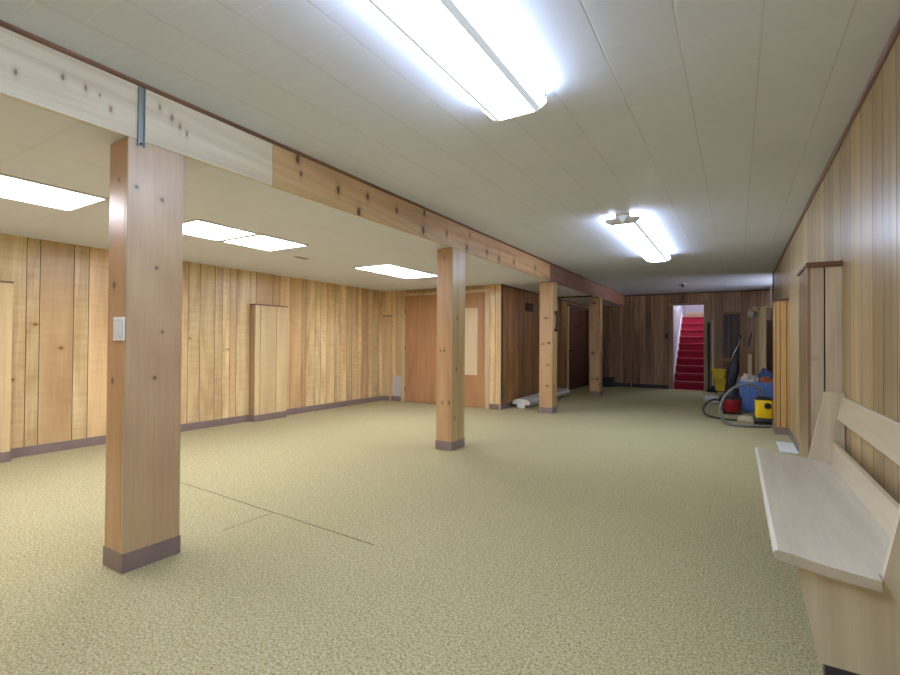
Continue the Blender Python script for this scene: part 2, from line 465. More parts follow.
M['casing_x'] = wood('door_casing_head', srgb(198, 150, 94), srgb(160, 112, 64), axis='x', rough=0.34)
M['palepanel'] = wood('pale_cover', srgb(208, 172, 122), srgb(194, 156, 106), rough=0.45, ring=0.1, gain=(1.0, 1.12, 1.15))
M['darkdoor'] = wood('dark_door', srgb(78, 46, 30), srgb(48, 28, 20), rough=0.32, ring=0.3, gain=(1.5, 1.3, 1.1))
M['white'] = plain('white_enamel', srgb(226, 226, 224), 0.4, var=0.02)
M['fixture_grey'] = plain('fixture_metal', srgb(226, 222, 214), 0.45, 0.0, var=0.03)
M['rim'] = emit('lit_lens_edge', (0.20, 0.26, 0.34, 1), 1.0)
M['grey_vent'] = plain('vent_metal', srgb(196, 200, 206), 0.4, var=0.02)
M['black'] = plain('black_plastic', srgb(26, 26, 28), 0.4)
M['brownmetal'] = plain('brown_vent', srgb(44, 34, 28), 0.5)
M['steel'] = plain('galvanised_steel', srgb(150, 158, 158), 0.4, 0.5, var=0.05)
M['ivory'] = plain('ivory_plate', srgb(236, 238, 238), 0.4, var=0.01)
M['lens'] = emit('lit_lens', (0.84, 0.97, 1.22, 1), 12.5)
M['diffuser'] = emit('lit_diffuser', (0.97, 0.98, 1.08, 1), 13.3)
M['lens_off'] = plain('unlit_lens', srgb(208, 212, 216), 0.3, var=0.02)
M['red_carpet'] = None
k = NT('red_stair_carpet')
v = k.coords()
k.l(k.ramp(k.noise(v, 70, 3, 0.7).outputs['Fac'], [(0.3, srgb(112, 4, 30)), (0.7, srgb(180, 14, 58))]), k.b.inputs['Base Color'])
k.b.inputs['Roughness'].default_value = 0.9
k.b.inputs['Sheen Weight'].default_value = 0.3
M['red_carpet'] = k.m
M['plaster'] = plain('white_plaster', srgb(206, 206, 214), 0.7, var=0.02)
M['whitepaint'] = plain('white_paint', srgb(236, 236, 236), 0.4, var=0.01)
M['yellow'] = plain('yellow_plastic', srgb(246, 206, 20), 0.35, var=0.03)
M['yellow_dull'] = plain('dull_yellow_plastic', srgb(214, 190, 52), 0.45, var=0.06)
M['red'] = plain('red_plastic', srgb(142, 20, 36), 0.35, var=0.05)
M['blue'] = plain('blue_tote_plastic', srgb(98, 132, 206), 0.4, var=0.05)
M['blue_lid'] = plain('blue_lid_plastic', srgb(60, 92, 160), 0.4, var=0.05)
M['hose'] = plain('grey_hose', srgb(112, 114, 112), 0.45)
M['hose_dark'] = plain('dark_hose', srgb(66, 68, 68), 0.45)
M['navy'] = plain('navy_plastic', srgb(34, 38, 52), 0.4)
M['chrome'] = plain('chrome_tube', srgb(190, 198, 204), 0.2, 1.0)
M['cloth_white'] = plain('white_plastic_bag', srgb(218, 214, 212), 0.6, var=0.08)
M['green_cloth'] = plain('green_cloth', srgb(104, 132, 122), 0.7, var=0.1)
M['orange_cloth'] = plain('orange_cloth', srgb(190, 110, 74), 0.7, var=0.15)
M['blue_cloth'] = plain('blue_cloth', srgb(66, 100, 150), 0.7, var=0.15)
M['beige'] = plain('beige_plastic', srgb(196, 186, 152), 0.5)
M['cardboard'] = wood('cardboard', srgb(164, 124, 84), srgb(146, 106, 70), rough=0.8, spec=0.2, ring=0.1, gain=(1.0, 1.0, 1.0))
M['plywood'] = wood('plywood', srgb(176, 142, 98), srgb(150, 116, 76), rough=0.6, spec=0.3, gain=(1.0, 1.0, 1.0))
M['brownply'] = wood('brown_board_sheet', srgb(120, 86, 58), srgb(88, 60, 40), rough=0.5, spec=0.3, gain=(1.1, 1.1, 1.1))
M['stud'] = wood('raw_pine', srgb(220, 196, 142), srgb(194, 164, 108), rough=0.55, spec=0.3, gain=(1.0, 1.05, 1.05))
M['shutter'] = plain('dark_slat', srgb(58, 54, 58), 0.4, var=0.12)
M['paperboard'] = plain('white_board', srgb(206, 210, 206), 0.6, var=0.02)
M['handle_wood'] = wood('broom_handle', srgb(190, 170, 140), srgb(160, 138, 108), rough=0.5)

# ------------------------------------------------------------------ room dimensions
XL, XR, XS, XB = -6.151, 0.58, -3.562, -2.643       # left wall, right wall, side wall, beam face
YD, YB, YF, YE = 7.611, 13.64, -3.2, 10.65          # door wall, back wall, wall behind, right wall's end
ZC, ZL, ZB = 2.505, 2.2135, 2.2086
XA = 2.2                                            # alcove's far wall

def planks(axis, const, sign, a0, a1, z0, z1, cuts, gw=0.006, gd=0.004, thick=0.10, sub=None):
    """grooved panelling: front faces of planks with V grooves between, and a solid back. axis: direction along the wall"""
    bm = bmesh.new()
    lay = bm.faces.layers.float.new('tint')
    ed = [a0] + sorted(c for c in cuts if a0 + 0.02 < c < a1 - 0.02) + [a1]
    def P(a, d, z):
        return (a, const + sign * d, z) if axis == 'x' else (const + sign * d, a, z)
    def quad(p, mi, t):
        f = bm.faces.new([bm.verts.new(P(*q)) for q in p])
        f.material_index = mi
        f[lay] = t
    for i in range(len(ed) - 1):
        l = ed[i] + (gw / 2 if i > 0 else 0)
        r = ed[i + 1] - (gw / 2 if i < len(ed) - 2 else 0)
        quad([(l, 0, z0), (r, 0, z0), (r, 0, z1), (l, 0, z1)], 0, random.random())
        if i < len(ed) - 2:
            c = ed[i + 1]
            quad([(c - gw / 2, 0, z0), (c, -gd, z0), (c, -gd, z1), (c - gw / 2, 0, z1)], 1, 0.5)
            quad([(c, -gd, z0), (c + gw / 2, 0, z0), (c + gw / 2, 0, z1), (c, -gd, z1)], 1, 0.5)
    quad([(a0, -thick, z0), (a1, -thick, z0), (a1, -thick, z1), (a0, -thick, z1)], 0, 0.5)
    for a in (a0, a1):
        quad([(a, 0, z0), (a, -thick, z0), (a, -thick, z1), (a, 0, z1)], 0, 0.5)
    for z in (z0, z1):
        quad([(a0, 0, z), (a1, 0, z), (a1, -thick, z), (a0, -thick, z)], 0, 0.5)
    return bm

def planked(name, bm, mats, parent=None, kind=True):
    me = bpy.data.meshes.new(name)
    off = world_loc(parent) if parent is not None else Vector((0, 0, 0))
    bmesh.ops.translate(bm, verts=bm.verts, vec=-off)
    bm.to_mesh(me)
    bm.free()
    for m in mats:
        me.materials.append(m)
    o = bpy.data.objects.new(name, me)
    COL.objects.link(o)
    if parent is not None:
        o.parent = parent
    else:
        o['kind'] = 'structure'
    return o

def rand_cuts(a0, a1, lo=0.085, hi=0.235):
    out, a = [], a0
    while a < a1:
        a += random.choice([0.10, 0.13, 0.16, 0.20, 0.225, 0.24]) * random.uniform(0.95, 1.05)
        out.append(a)
    return out

# ------------------------------------------------------------------ shell
struct('floor', B(XL - 0.2, XA + 0.2, YF - 0.2, YB + 0.2, -0.08, 0), M['carpet'], 'speckled olive and cream loop pile carpet', 'floor')
struct('ceiling', B(XB - 0.02, XA + 0.2, YF - 0.2, YB + 0.1, ZC, ZC + 0.08), M['ceil'], 'off white tiled ceiling over the main hall', 'ceiling')
struct('ceiling_left', B(XL - 0.2, XB - 0.027, YF - 0.2, YB + 0.1, ZL, ZL + 0.08), M['drop'], 'beige dropped ceiling over the left side', 'ceiling')

lc = [-2.8, -2.6, -2.37, -2.2, -1.97, -1.75, -1.6, -1.37, -1.2, -0.97, -0.75, -0.6, -0.38, -0.22, 0.02, 0.25, 0.38, 0.6, 0.83, 0.95, 1.18, 1.40, 1.60,
      1.889, 1.997, 2.29, 2.429, 2.66, 2.78, 2.97, 3.17, 3.39, 3.544, 3.706, 3.919, 4.03, 4.145, 4.247, 4.468, 4.57, 4.868, 5.0, 5.209, 5.447, 5.532, 5.736,
      5.86, 6.006, 6.20, 6.324, 6.50, 6.637, 6.80, 6.913, 7.09, 7.235, 7.42]
planked('wall_left', planks('y', XL, 1, YF, YD, 0, ZL, lc), [M['maple'], M['groove']])
rc, a = [], YF
while a < 2.5:
    a += random.choice([0.24, 0.30, 0.20, 0.13])
    rc.append(a)
rc += [2.694, 2.92, 3.112, 3.382, 3.652, 3.974]
a = 4.1
while a < YE:
    a += random.choice([0.24, 0.30, 0.34, 0.16])
    rc.append(a)
planked('wall_right', planks('y', XR, -1, YF, YE, 0, ZC, rc, gw=0.005, thick=0.12), [M['hickory'], M['groove']])
planked('wall_front', planks('x', YF, 1, XL, XR + 0.1, 0, ZC, rand_cuts(XL, XR)), [M['maple'], M['groove']])
# the end wall with double doors: panelling either side and above the opening
DX0, DX1, DZ = -5.643, -3.860, 2.088
planked('wall_doors', planks('x', YD, -1, XL, DX0, 0, ZL, [-5.98, -5.86, -5.74], thick=0.10), [M['maple'], M['groove']])
planked('wall_doors_corner', planks('x', YD, -1, DX1, XS, 0, ZL, [-3.78, -3.66], thick=0.10), [M['maple'], M['groove']])
planked('wall_doors_head', planks('x', YD, -1, DX0, DX1, DZ, ZL, [-5.4, -5.2, -4.95, -4.75, -4.5, -4.3, -4.05], thick=0.10), [M['pilaster_side'], M['groove']])
sc = [7.935, 8.17, 8.429, 8.62, 8.848, 9.1, 9.35, 9.634, 9.86, 10.071, 10.3, 10.52, 10.78, 11.0, 11.2]
planked('wall_side', planks('y', XS, 1, YD + 0.004, 11.46, 0, ZL, sc, thick=0.10), [M['brownpanel'], M['groove_dark']])
planked('wall_side_far', planks('y', XS, 1, 13.37, YB, 0, ZL, [13.5], thick=0.10), [M['walnut'], M['groove_dark']])
planked('wall_side_head', planks('y', XS, 1, 11.46, 13.37, 2.10, ZL, [11.8, 12.2, 12.6, 13.0], thick=0.10), [M['walnut'], M['groove_dark']])
# back wall around the stair opening
SX0, SX1, SZ = -1.445, -0.700, 2.185
bc = [-3.247, -3.05, -2.894, -2.681, -2.472, -2.40, -2.241, -2.1, -1.965, -1.903, -1.646, -1.56]
planked('wall_back', planks('x', YB, -1, XS, SX0, 0, ZC, bc), [M['walnut'], M['groove_dark']])
planked('wall_back_right', planks('x', YB, -1, SX1, XA, 0, ZC, [-0.558, -0.46, -0.30, -0.17, -0.02, 0.1, 0.26, 0.42, 0.5, 0.7, 0.9, 1.1, 1.4, 1.7]), [M['walnut'], M['groove_dark']])
planked('wall_back_head', planks('x', YB, -1, SX0, SX1, SZ, ZC, [-1.3, -1.1, -0.98, -0.8]), [M['walnut'], M['groove_dark']])
# alcove beyond the right wall: near wall, far wall with a small high window
planked('wall_alcove_near', planks('x', YE - 0.02, 1, XR + 0.12, XA, 0, ZC, [0.9, 1.2, 1.5, 1.8]), [M['walnut'], M['groove_dark']])
WY0, WY1, WZ0, WZ1 = 10.95, 12.6, 2.0, 2.42
for nm, (y0, y1, z0, z1) in {'wall_alcove': (YE - 0.1, YB, 0, WZ0), 'wall_alcove_head': (YE - 0.1, YB, WZ1, ZC),
                             'wall_alcove_side': (YE - 0.1, WY0, WZ0, WZ1), 'wall_alcove_far': (WY1, YB, WZ0, WZ1)}.items():
    planked(nm, planks('y', XA, -1, y0, y1, z0, z1, [11.1, 11.5, 11.8, 12.2, 12.8, 13.2]), [M['walnut'], M['groove_dark']])
bm = bmesh.new()
for (y0, y1, z0, z1) in ((WY0, WY1, WZ0, WZ0 + 0.03), (WY0, WY1, WZ1 - 0.03, WZ1), (WY0, WY0 + 0.03, WZ0, WZ1), (WY1 - 0.03, WY1, WZ0, WZ1), (11.76, 11.79, WZ0, WZ1)):
    box(bm, XA, XA + 0.08, y0, y1, z0, z1)
w1 = struct('window_1', bm, M['whitepaint'])
gl = NT('window_glass')
gl.b.inputs['Transmission Weight'].default_value = 1.0
gl.b.inputs['Roughness'].default_value = 0.0
gl.b.inputs['IOR'].default_value = 1.02
obj('pane', B(XA + 0.03, XA + 0.034, WY0 + 0.03, WY1 - 0.03, WZ0 + 0.03, WZ1 - 0.03), gl.m, w1)

# trim: mouldings and bases
def base(name, bm, m='vinyl'):
    return struct(name, bm, M[m])
BH, BT = 0.098, 0.006
bm = bmesh.new()
for y0, y1 in ((YF, 1.13), (1.752, 4.46), (5.035, YD - 0.06)):
    box(bm, XL, XL + BT, y0, y1, 0, BH, 0.0015)
base('baseboard_left', bm)
bm = bmesh.new()
box(bm, -5.975, -5.735, YD - BT, YD, 0, BH, 0.0015)
box(bm, -3.785, XS, YD - BT, YD, 0, BH, 0.0015)
base('baseboard_doors', bm)
base('baseboard_side', B(XS, XS + BT, YD - BT, 11.40, 0, BH, 0.0015))
bm = bmesh.new()
box(bm, XS, SX0 - 0.09, YB - BT, YB, 0, BH, 0.0015)
box(bm, SX1 + 0.13, XA, YB - BT, YB, 0, BH, 0.0015)
base('baseboard_back', bm, 'vinyl_dark')
bm = bmesh.new()
for y0, y1 in ((YF, 3.9), (4.5, 7.55), (8.15, YE)):
    box(bm, XR - BT, XR, y0, y1, 0, BH, 0.0015)
base('baseboard_right', bm)

def quarter(axis, a0, a1, cx, cz, sx, r=0.022):
    bm = bmesh.new()
    pts = [(cx, cz)] + [(cx + sx * r * math.cos(t), cz - r * math.sin(t)) for t in [i * math.pi / 12 for i in range(7)]]
    prism(bm, pts, axis, a0, a1)
    return bm
bm = quarter('y', YF, YE, XR, ZC, -1, 0.014)
box(bm, XR - 0.008, XR, YF, YE, ZC - 0.036, ZC)
struct('trim_1', bm, M['trim'])
struct('trim_2', quarter('x', XS if False else XB, XA, YB, ZC, -1, 0.028), M['darktrim'])
struct('trim_3', B(XS + 0.001, XB - 0.03, 10.30, 10.335, ZL - 0.03, ZL - 0.0005), M['darktrim'])
struct('trim_4', quarter('y', YD, YB, XS, ZL, 1, 0.02), M['darktrim'])
struct('trim_5', B(XR - 0.012, XR + 0.125, YE, YE + 0.014, 0, ZC, 0.003), M['darktrim'])
struct('trim_6', B(XS - 0.018, XS + 0.012, YD - 0.012, YD + 0.018, 0, ZL, 0.006), M['casing'])
bm = bmesh.new()
box(bm, -2.485, -2.46, YB - 0.02, YB, 0, ZC)
struct('trim_7', bm, M['pilaster_side'])

# ------------------------------------------------------------------ beam and posts
t = thing('ceiling_beam', 'long knotty pine beam running along the ceiling along the row of posts', 'beam', (XB - 0.1, 5, ZB))
XB0 = XB - 0.026
for i, (y0, y1, m) in enumerate(((YF, 2.078, 'beam1'), (2.080, 7.554, 'beam2'), (7.556, YB - 0.001, 'beam3'))):
    bm = B(XB0, XB, y0, y1, ZB, ZC, 0.002, seg=1)
    o = obj('beam_board', bm, M[m], t)
    o['label'] = ['pale pine board nearest the metal strap', 'orange brown knotty pine board', 'dark purplish brown pine board'][i]
bm = quarter('y', YF, YB - 0.03, XB + 0.001, ZC, 1, 0.018)
obj('top_moulding', bm, M['trim'], t)

posts = [(-2.834, 1.2046, 1.4904, 'nearest and widest pine post, with an ivory plate and a metal strap above', 'pine_a', 'pine_pale'),
         (-2.845, 4.418, 4.701, 'knotty pine post standing in front of the double doors', 'pine_b', 'pine_bside'),
         (-2.870, 7.682, 7.935, 'pine post with a dark metal handle on its side, by the floor fixture', 'pine_c', 'pine_side'),
         (-2.882, 10.928, 11.134, 'pine post farthest from the bench, standing near the dark back wall', 'pine_d', 'pine_side')]
for i, (x0, y0, y1, lab, ma, mb) in enumerate(posts):
    t = thing('wooden_post', lab, 'post', ((x0 + XB) / 2, (y0 + y1) / 2, 0), 'pine posts under the beam')
    bm = bmesh.new()
    box(bm, x0 + 0.001, XB - 0.0225, y0, y1, 0.0, ZB - 0.001, 0.003, seg=1)
    obj('shaft', bm, M[ma], t)
    o = obj('side_board', B(XB - 0.022, XB, y0, y1, 0.0, ZB - 0.001, 0.002, seg=1), M[mb], t)
    if i == 0:
        o['label'] = 'pale pine board facing the hall'
    bm = bmesh.new()
    e = 0.004
    for a in ((x0 - e, XB + e, y0 - e, y0), (x0 - e, XB + e, y1, y1 + e), (x0 - e, x0, y0, y1), (XB, XB + e, y0, y1)):
        box(bm, a[0], a[1], a[2], a[3], 0.0, BH, 0.001, seg=1)
    obj('vinyl_base', bm, M['vinyl'], t)

# plate on the nearest post
t = thing('outlet_plate', 'ivory duplex plate on the narrow face of the nearest post', 'outlet', (-2.70, 1.2046, 1.235))
px0, px1, pz0, pz1 = -2.752, -2.648, 1.172, 1.292
obj('cover', B(px0, px1, 1.196, 1.2045, pz0, pz1, 0.003), M['ivory'], t)
for cx in (px0 + 0.032, px1 - 0.032):
    obj('rocker', B(cx - 0.013, cx + 0.013, 1.190, 1.197, pz0 + 0.03, pz1 - 0.03, 0.002), M['ivory'], t)
for cx in (px0 + 0.032, px1 - 0.032):
    for cz in (pz0 + 0.017, pz1 - 0.017):
        bm = bmesh.new()
        lathe(bm, [(0.003, 0), (0.003, 0.002)], (cx, 1.196, cz), 10, Matrix.Rotation(math.pi / 2, 4, 'X'))
        obj('screw', bm, M['steel'], t)
# metal strap over the beam joint
t = thing('metal_strap', 'galvanised metal channel strap on the beam above the nearest post', 'bracket', (XB, 1.262, 2.33))
bm = bmesh.new()
box(bm, XB + 0.0005, XB + 0.003, 1.246, 1.279, 2.176, 2.486)
box(bm, XB + 0.003, XB + 0.014, 1.246, 1.2495, 2.176, 2.486)
box(bm, XB + 0.003, XB + 0.014, 1.2755, 1.279, 2.176, 2.486)
obj('channel', bm, M['steel'], t)
bm = bmesh.new()
lathe(bm, [(0.006, 0), (0.006, 0.008), (0.003, 0.010)], (XB + 0.003, 1.2625, 2.19), 6, Matrix.Rotation(math.pi / 2, 4, 'Y'))
obj('bolt', bm, M['black'], t)
# handle on the third post
t = thing('pull_handle', 'dark metal handle fixed upright on the side of the third pine post', 'handle', (XB, 7.80, 1.55))
bm = bmesh.new()
tube(bm, [(XB + 0.03, 7.80, 1.42), (XB + 0.034, 7.80, 1.55), (XB + 0.03, 7.80, 1.69)], 0.012, 8)
obj('grip', bm, M['black'], t, True)
for z in (1.40, 1.70):
    obj('mount', B(XB + 0.0005, XB + 0.044, 7.782, 7.818, z - 0.022, z + 0.022, 0.004), M['black'], t)

# ------------------------------------------------------------------ pilaster boxes
def pilaster_left(y0, y1, x1, z1, lab):
    t = thing('wall_pilaster', lab, 'pilaster', (XL + 0.06, (y0 + y1) / 2, 0), 'boxed pilasters on the left wall')
    planked('face', planks('y', x1, 1, y0, y1, 0, z1 - 0.01, [y0 + 0.085, y0 + 0.085 + 0.285], gw=0.006, thick=0.012), [M['pilaster'], M['groove']], t)
    bm = bmesh.new()
    box(bm, XL + 0.001, x1 - 0.0125, y0, y0 + 0.012, 0, z1 - 0.01)
    box(bm, XL + 0.001, x1 - 0.0125, y1 - 0.012, y1, 0, z1 - 0.01)
    obj('side', bm, M['pilaster_side'], t)
    obj('cap', B(XL + 0.001, x1 + 0.006, y0 - 0.006, y1 + 0.006, z1 - 0.012, z1 + 0.006, 0.002), M['trim'], t)
    bm = bmesh.new()
    box(bm, x1, x1 + BT, y0 - BT, y1 + BT, 0, BH, 0.0015)
    box(bm, XL + 0.001, x1, y0 - BT, y0, 0, BH, 0.0015)
    box(bm, XL + 0.001, x1, y1, y1 + BT, 0, BH, 0.0015)
    obj('vinyl_base', bm, M['vinyl'], t)
pilaster_left(1.145, 1.745, -6.02, 1.735, 'boxed maple pilaster cut by the picture edge beside the nearest post')
pilaster_left(4.467, 5.035, -6.02, 1.722, 'boxed maple pilaster with two grooves standing free on the maple wall')
t = thing('corner_pilaster', 'narrow pale pilaster in the corner beside the white vent', 'pilaster', (-6.065, YD - 0.03, 0))
obj('face', B(XL + 0.001, -5.978, YD - 0.055, YD - 0.001, 0, 1.70, 0.003), M['pilaster'], t)
obj('cap', B(XL + 0.001, -5.972, YD - 0.061, YD - 0.001, 1.701, 1.718, 0.002), M['trim_x'], t)
obj('vinyl_base', B(XL + 0.007, -5.974, YD - 0.060, YD - 0.0555, 0, BH, 0.001), M['vinyl'], t)

def pilaster_right(x0, y0, y1, z1, cuts, lab, m, msides):
    t = thing('wall_cupboard', lab, 'pilaster', ((x0 + XR) / 2, (y0 + y1) / 2, 0), 'boxed pilasters on the right wall')
    planked('face', planks('x', y0, -1, x0 + 0.012, XR - 0.001, 0, z1 - 0.005, cuts, gw=0.008, thick=0.012), [M[m], M['groove_dark']], t)
    planked('side', planks('y', x0, -1, y0, y1, 0, z1 - 0.005, [y0 + 0.2, y0 + 0.4], gw=0.006, thick=0.012), [M[msides], M['groove']], t)
    obj('corner_strip', B(x0 - 0.003, x0 + 0.013, y0 - 0.003, y0 + 0.012, 0, z1 - 0.005, 0.002), M['pilaster_side'], t)
    obj('back_side', B(x0 + 0.012, XR - 0.001, y1 - 0.012, y1, 0, z1 - 0.005), M[msides], t)
    bm = bmesh.new()
    box(bm, x0 - 0.012, XR - 0.001, y0 - 0.014, y1 + 0.004, z1 - 0.004, z1 + 0.014, 0.003)
    box(bm, x0 - 0.008, XR - 0.001, y0 - 0.010, y0 - 0.004, z1 - 0.022, z1 - 0.004, 0.001)
    obj('cap', bm, M['trim_x'], t)
    bm = bmesh.new()
    box(bm, x0 - 0.004, XR - 0.001, y0 - 0.0095, y0 - 0.0035, 0, BH, 0.0015)
    box(bm, x0 - 0.0095, x0 - 0.0035, y0 - 0.0095, y1, 0, BH, 0.0015)
    obj('vinyl_base', bm, M['vinyl'], t)
    return t
pilaster_right(0.402, 3.90, 4.45, 1.70, [0.488], 'boxed pilaster with a dark brown cap standing behind the bench', 'pilaster_pink', 'hickory')
pilaster_right(0.432, 7.55, 8.02, 1.765, [0.485, 0.555], 'boxed honey pilaster standing right beside the yellow vacuum', 'honey', 'honey')

# ------------------------------------------------------------------ doors
d1 = struct('door_1', B(DX0 + 0.004, -4.753, YD + 0.012, YD + 0.052, 0.008, DZ - 0.004, 0.002), M['door'], 'left reddish brown leaf of the double door', 'door')
bm = bmesh.new()
for z in (0.25, 1.05, 1.80):
    tube(bm, [(DX0 + 0.002, YD + 0.006, z - 0.045), (DX0 + 0.002, YD + 0.006, z + 0.045)], 0.006, 8, raw=True)
obj('hinge', bm, M['brownmetal'], d1)
d2 = struct('door_2', B(-4.749, DX1 - 0.004, YD + 0.012, YD + 0.052, 0.008, DZ - 0.004, 0.002), M['door'], 'right reddish brown door leaf with a pale covered pane', 'door')
obj('window_cover', B(-4.42, -4.022, YD + 0.006, YD + 0.012, 0.588, 1.812, 0.002), M['palepanel'], d2)['label'] = 'pale rectangular covered pane'
bm = bmesh.new()
lathe(bm, [(0.026, 0), (0.026, 0.006), (0.012, 0.01), (0.012, 0.03), (0.028, 0.04), (0.03, 0.055), (0.02, 0.066)], (-4.70, YD + 0.012, 0.98), 20, Matrix.Rotation(math.pi / 2, 4, 'X'))
obj('knob', bm, M['steel'], d2, True)
bm = bmesh.new()
box(bm, DX0 - 0.085, DX0, YD - 0.016, YD + 0.0, 0, DZ + 0.06, 0.003)
box(bm, DX1, DX1 + 0.085, YD - 0.016, YD + 0.0, 0, DZ + 0.06, 0.003)
tr = struct('trim_8', bm, M['casing'])
struct('trim_9', B(DX0 + 0.0005, DX1 - 0.0005, YD - 0.016, YD, DZ, DZ + 0.06, 0.003), M['casing_x'])
bm = B(DX0 - 0.05, DX1 + 0.05, YD + 0.101, YD + 0.12, 0, ZL)
struct('wall_behind_doors', bm, M['darkdoor'])
# dark door in the side wall
d3 = struct('door_3', B(XS - 0.06, XS - 0.02, 11.54, 13.28, 0.008, 2.085, 0.002), M['darkdoor'], 'dark brown door in the dim side wall', 'door')
obj('sign_plate', B(XS - 0.02, XS - 0.012, 12.14, 12.62, 1.60, 1.645, 0.002), M['black'], d3)
bm = bmesh.new()
lathe(bm, [(0.026, 0), (0.026, 0.006), (0.012, 0.01), (0.012, 0.03), (0.028, 0.04), (0.03, 0.055), (0.02, 0.066)], (XS - 0.02, 11.66, 1.0), 20, Matrix.Rotation(math.pi / 2, 4, 'Y'))
obj('knob', bm, M['brownmetal'], d3, True)
bm = bmesh.new()
box(bm, XS - 0.1, XS + 0.022, 11.46, 11.535, 0, 2.10, 0.003)
struct('trim_10', bm, M['casing'])  # paler wood than the other jamb, standing in for light on it
bm = bmesh.new()
box(bm, XS - 0.1, XS + 0.022, 13.285, 13.37, 0, 2.10, 0.003)
box(bm, XS - 0.1, XS + 0.022, 11.46, 13.37, 2.10, 2.16, 0.003)
struct('trim_11', bm, M['darkdoor'])
struct('trim_12', B(XS + 0.0, XS + 0.04, 11.54, 13.28, 0.0, 0.012, 0.003), M['beige'])

def louvre_vent(name, lab, axis, c, a0, a1, z0, z1, m, sgn, n):
    t = thing(name, lab, 'vent', ((c, (a0 + a1) / 2, z0) if axis == 'y' else ((a0 + a1) / 2, c, z0)))
    def bx(bm, d0, d1, p0, p1, q0, q1, bev=0.001):
        d0, d1 = c + sgn * d0, c + sgn * d1
        if axis == 'y':
            box(bm, min(d0, d1), max(d0, d1), p0, p1, q0, q1, bev, seg=1)
        else:
            box(bm, p0, p1, min(d0, d1), max(d0, d1), q0, q1, bev, seg=1)
    bm = bmesh.new()
    f = 0.018
    bx(bm, 0.0005, 0.008, a0, a1, z0, z0 + f); bx(bm, 0.0005, 0.008, a0, a1, z1 - f, z1)
    bx(bm, 0.0005, 0.008, a0, a0 + f, z0 + f, z1 - f); bx(bm, 0.0005, 0.008, a1 - f, a1, z0 + f, z1 - f)
    obj('frame', bm, m, t)
    bm = bmesh.new()
    h = (z1 - z0 - 2 * f) / n
    for i in range(n):
        bx(bm, 0.001, 0.006, a0 + f, a1 - f, z0 + f + i * h + h * 0.12, z0 + f + (i + 1) * h - h * 0.12, 0)
    obj('louvres', bm, m, t)
    return t
louvre_vent('return_vent', 'white upright return vent low on the wall left of the double doors', 'x', YD, -5.937, -5.738, 0.104, 0.50, M['grey_vent'], -1, 16)
louvre_vent('wall_vent', 'small dark brown vent high on the dim side wall', 'y', XS, 8.77, 9.15, 1.815, 1.975, M['brownmetal'], 1, 8)
# slot diffuser in the dropped ceiling
t = thing('ceiling_vent', 'small dark slot vent in the dropped ceiling between two panel lights', 'vent', (-4.605, 4.06, ZL))
bm = bmesh.new()
for a in ((-4.645, -4.565, 3.95, 3.962), (-4.645, -4.565, 4.158, 4.17), (-4.645, -4.634, 3.962, 4.158), (-4.576, -4.565, 3.962, 4.158)):
    box(bm, a[0], a[1], a[2], a[3], ZL - 0.006, ZL - 0.0005)
obj('frame', bm, M['fixture_grey'], t)
bm = bmesh.new()
for i in range(4):
    x = -4.634 + i * 0.0145
    box(bm, x, x + 0.011, 3.962, 4.158, ZL - 0.004, ZL - 0.001)
obj('louvres', bm, M['brownmetal'], t)

# ------------------------------------------------------------------ lights
def troffer(y0, y1, panes, lab):
    x0, x1 = -4.565, -3.925
    t = thing('panel_light', lab, 'ceiling light', ((x0 + x1) / 2, (y0 + y1) / 2, ZL), 'recessed panel lights in the dropped ceiling')
    f = 0.022
    bm = bmesh.new()
    box(bm, x0, x1, y0, y0 + f, ZL - 0.012, ZL - 0.0005, 0.002, seg=1)
    box(bm, x0, x1, y1 - f, y1, ZL - 0.012, ZL - 0.0005, 0.002, seg=1)
    box(bm, x0, x0 + f, y0 + f, y1 - f, ZL - 0.012, ZL - 0.0005, 0.002, seg=1)
    box(bm, x1 - f, x1, y0 + f, y1 - f, ZL - 0.012, ZL - 0.0005, 0.002, seg=1)
    L = (y1 - y0 - 2 * f)
    if panes == 2:
        box(bm, x0 + f, x1 - f, y0 + f + L / 2 - 0.032, y0 + f + L / 2 + 0.032, ZL - 0.012, ZL - 0.0005, 0.002, seg=1)
    obj('frame', bm, M['white'], t)
    for i in range(panes):
        a = y0 + f + i * L / panes + (0.032 if i else 0)
        b = y0 + f + (i + 1) * L / panes - (0.032 if i < panes - 1 else 0)
        obj('diffuser', B(x0 + f, x1 - f, a, b, ZL - 0.009, ZL - 0.001), M['diffuser'], t)
    return t
troffer(-1.95, -0.68, 1, 'lit panel light in the dropped ceiling behind the viewer')  # added out of view for its light on the room
troffer(0.395, 1.672, 1, 'long lit panel light in the dropped ceiling left of the nearest post')
troffer(2.325, 3.565, 2, 'lit panel light of two panes in the dropped ceiling right of the nearest post')
troffer(4.93, 6.20, 1, 'lit panel light in the dropped ceiling in front of the double doors')

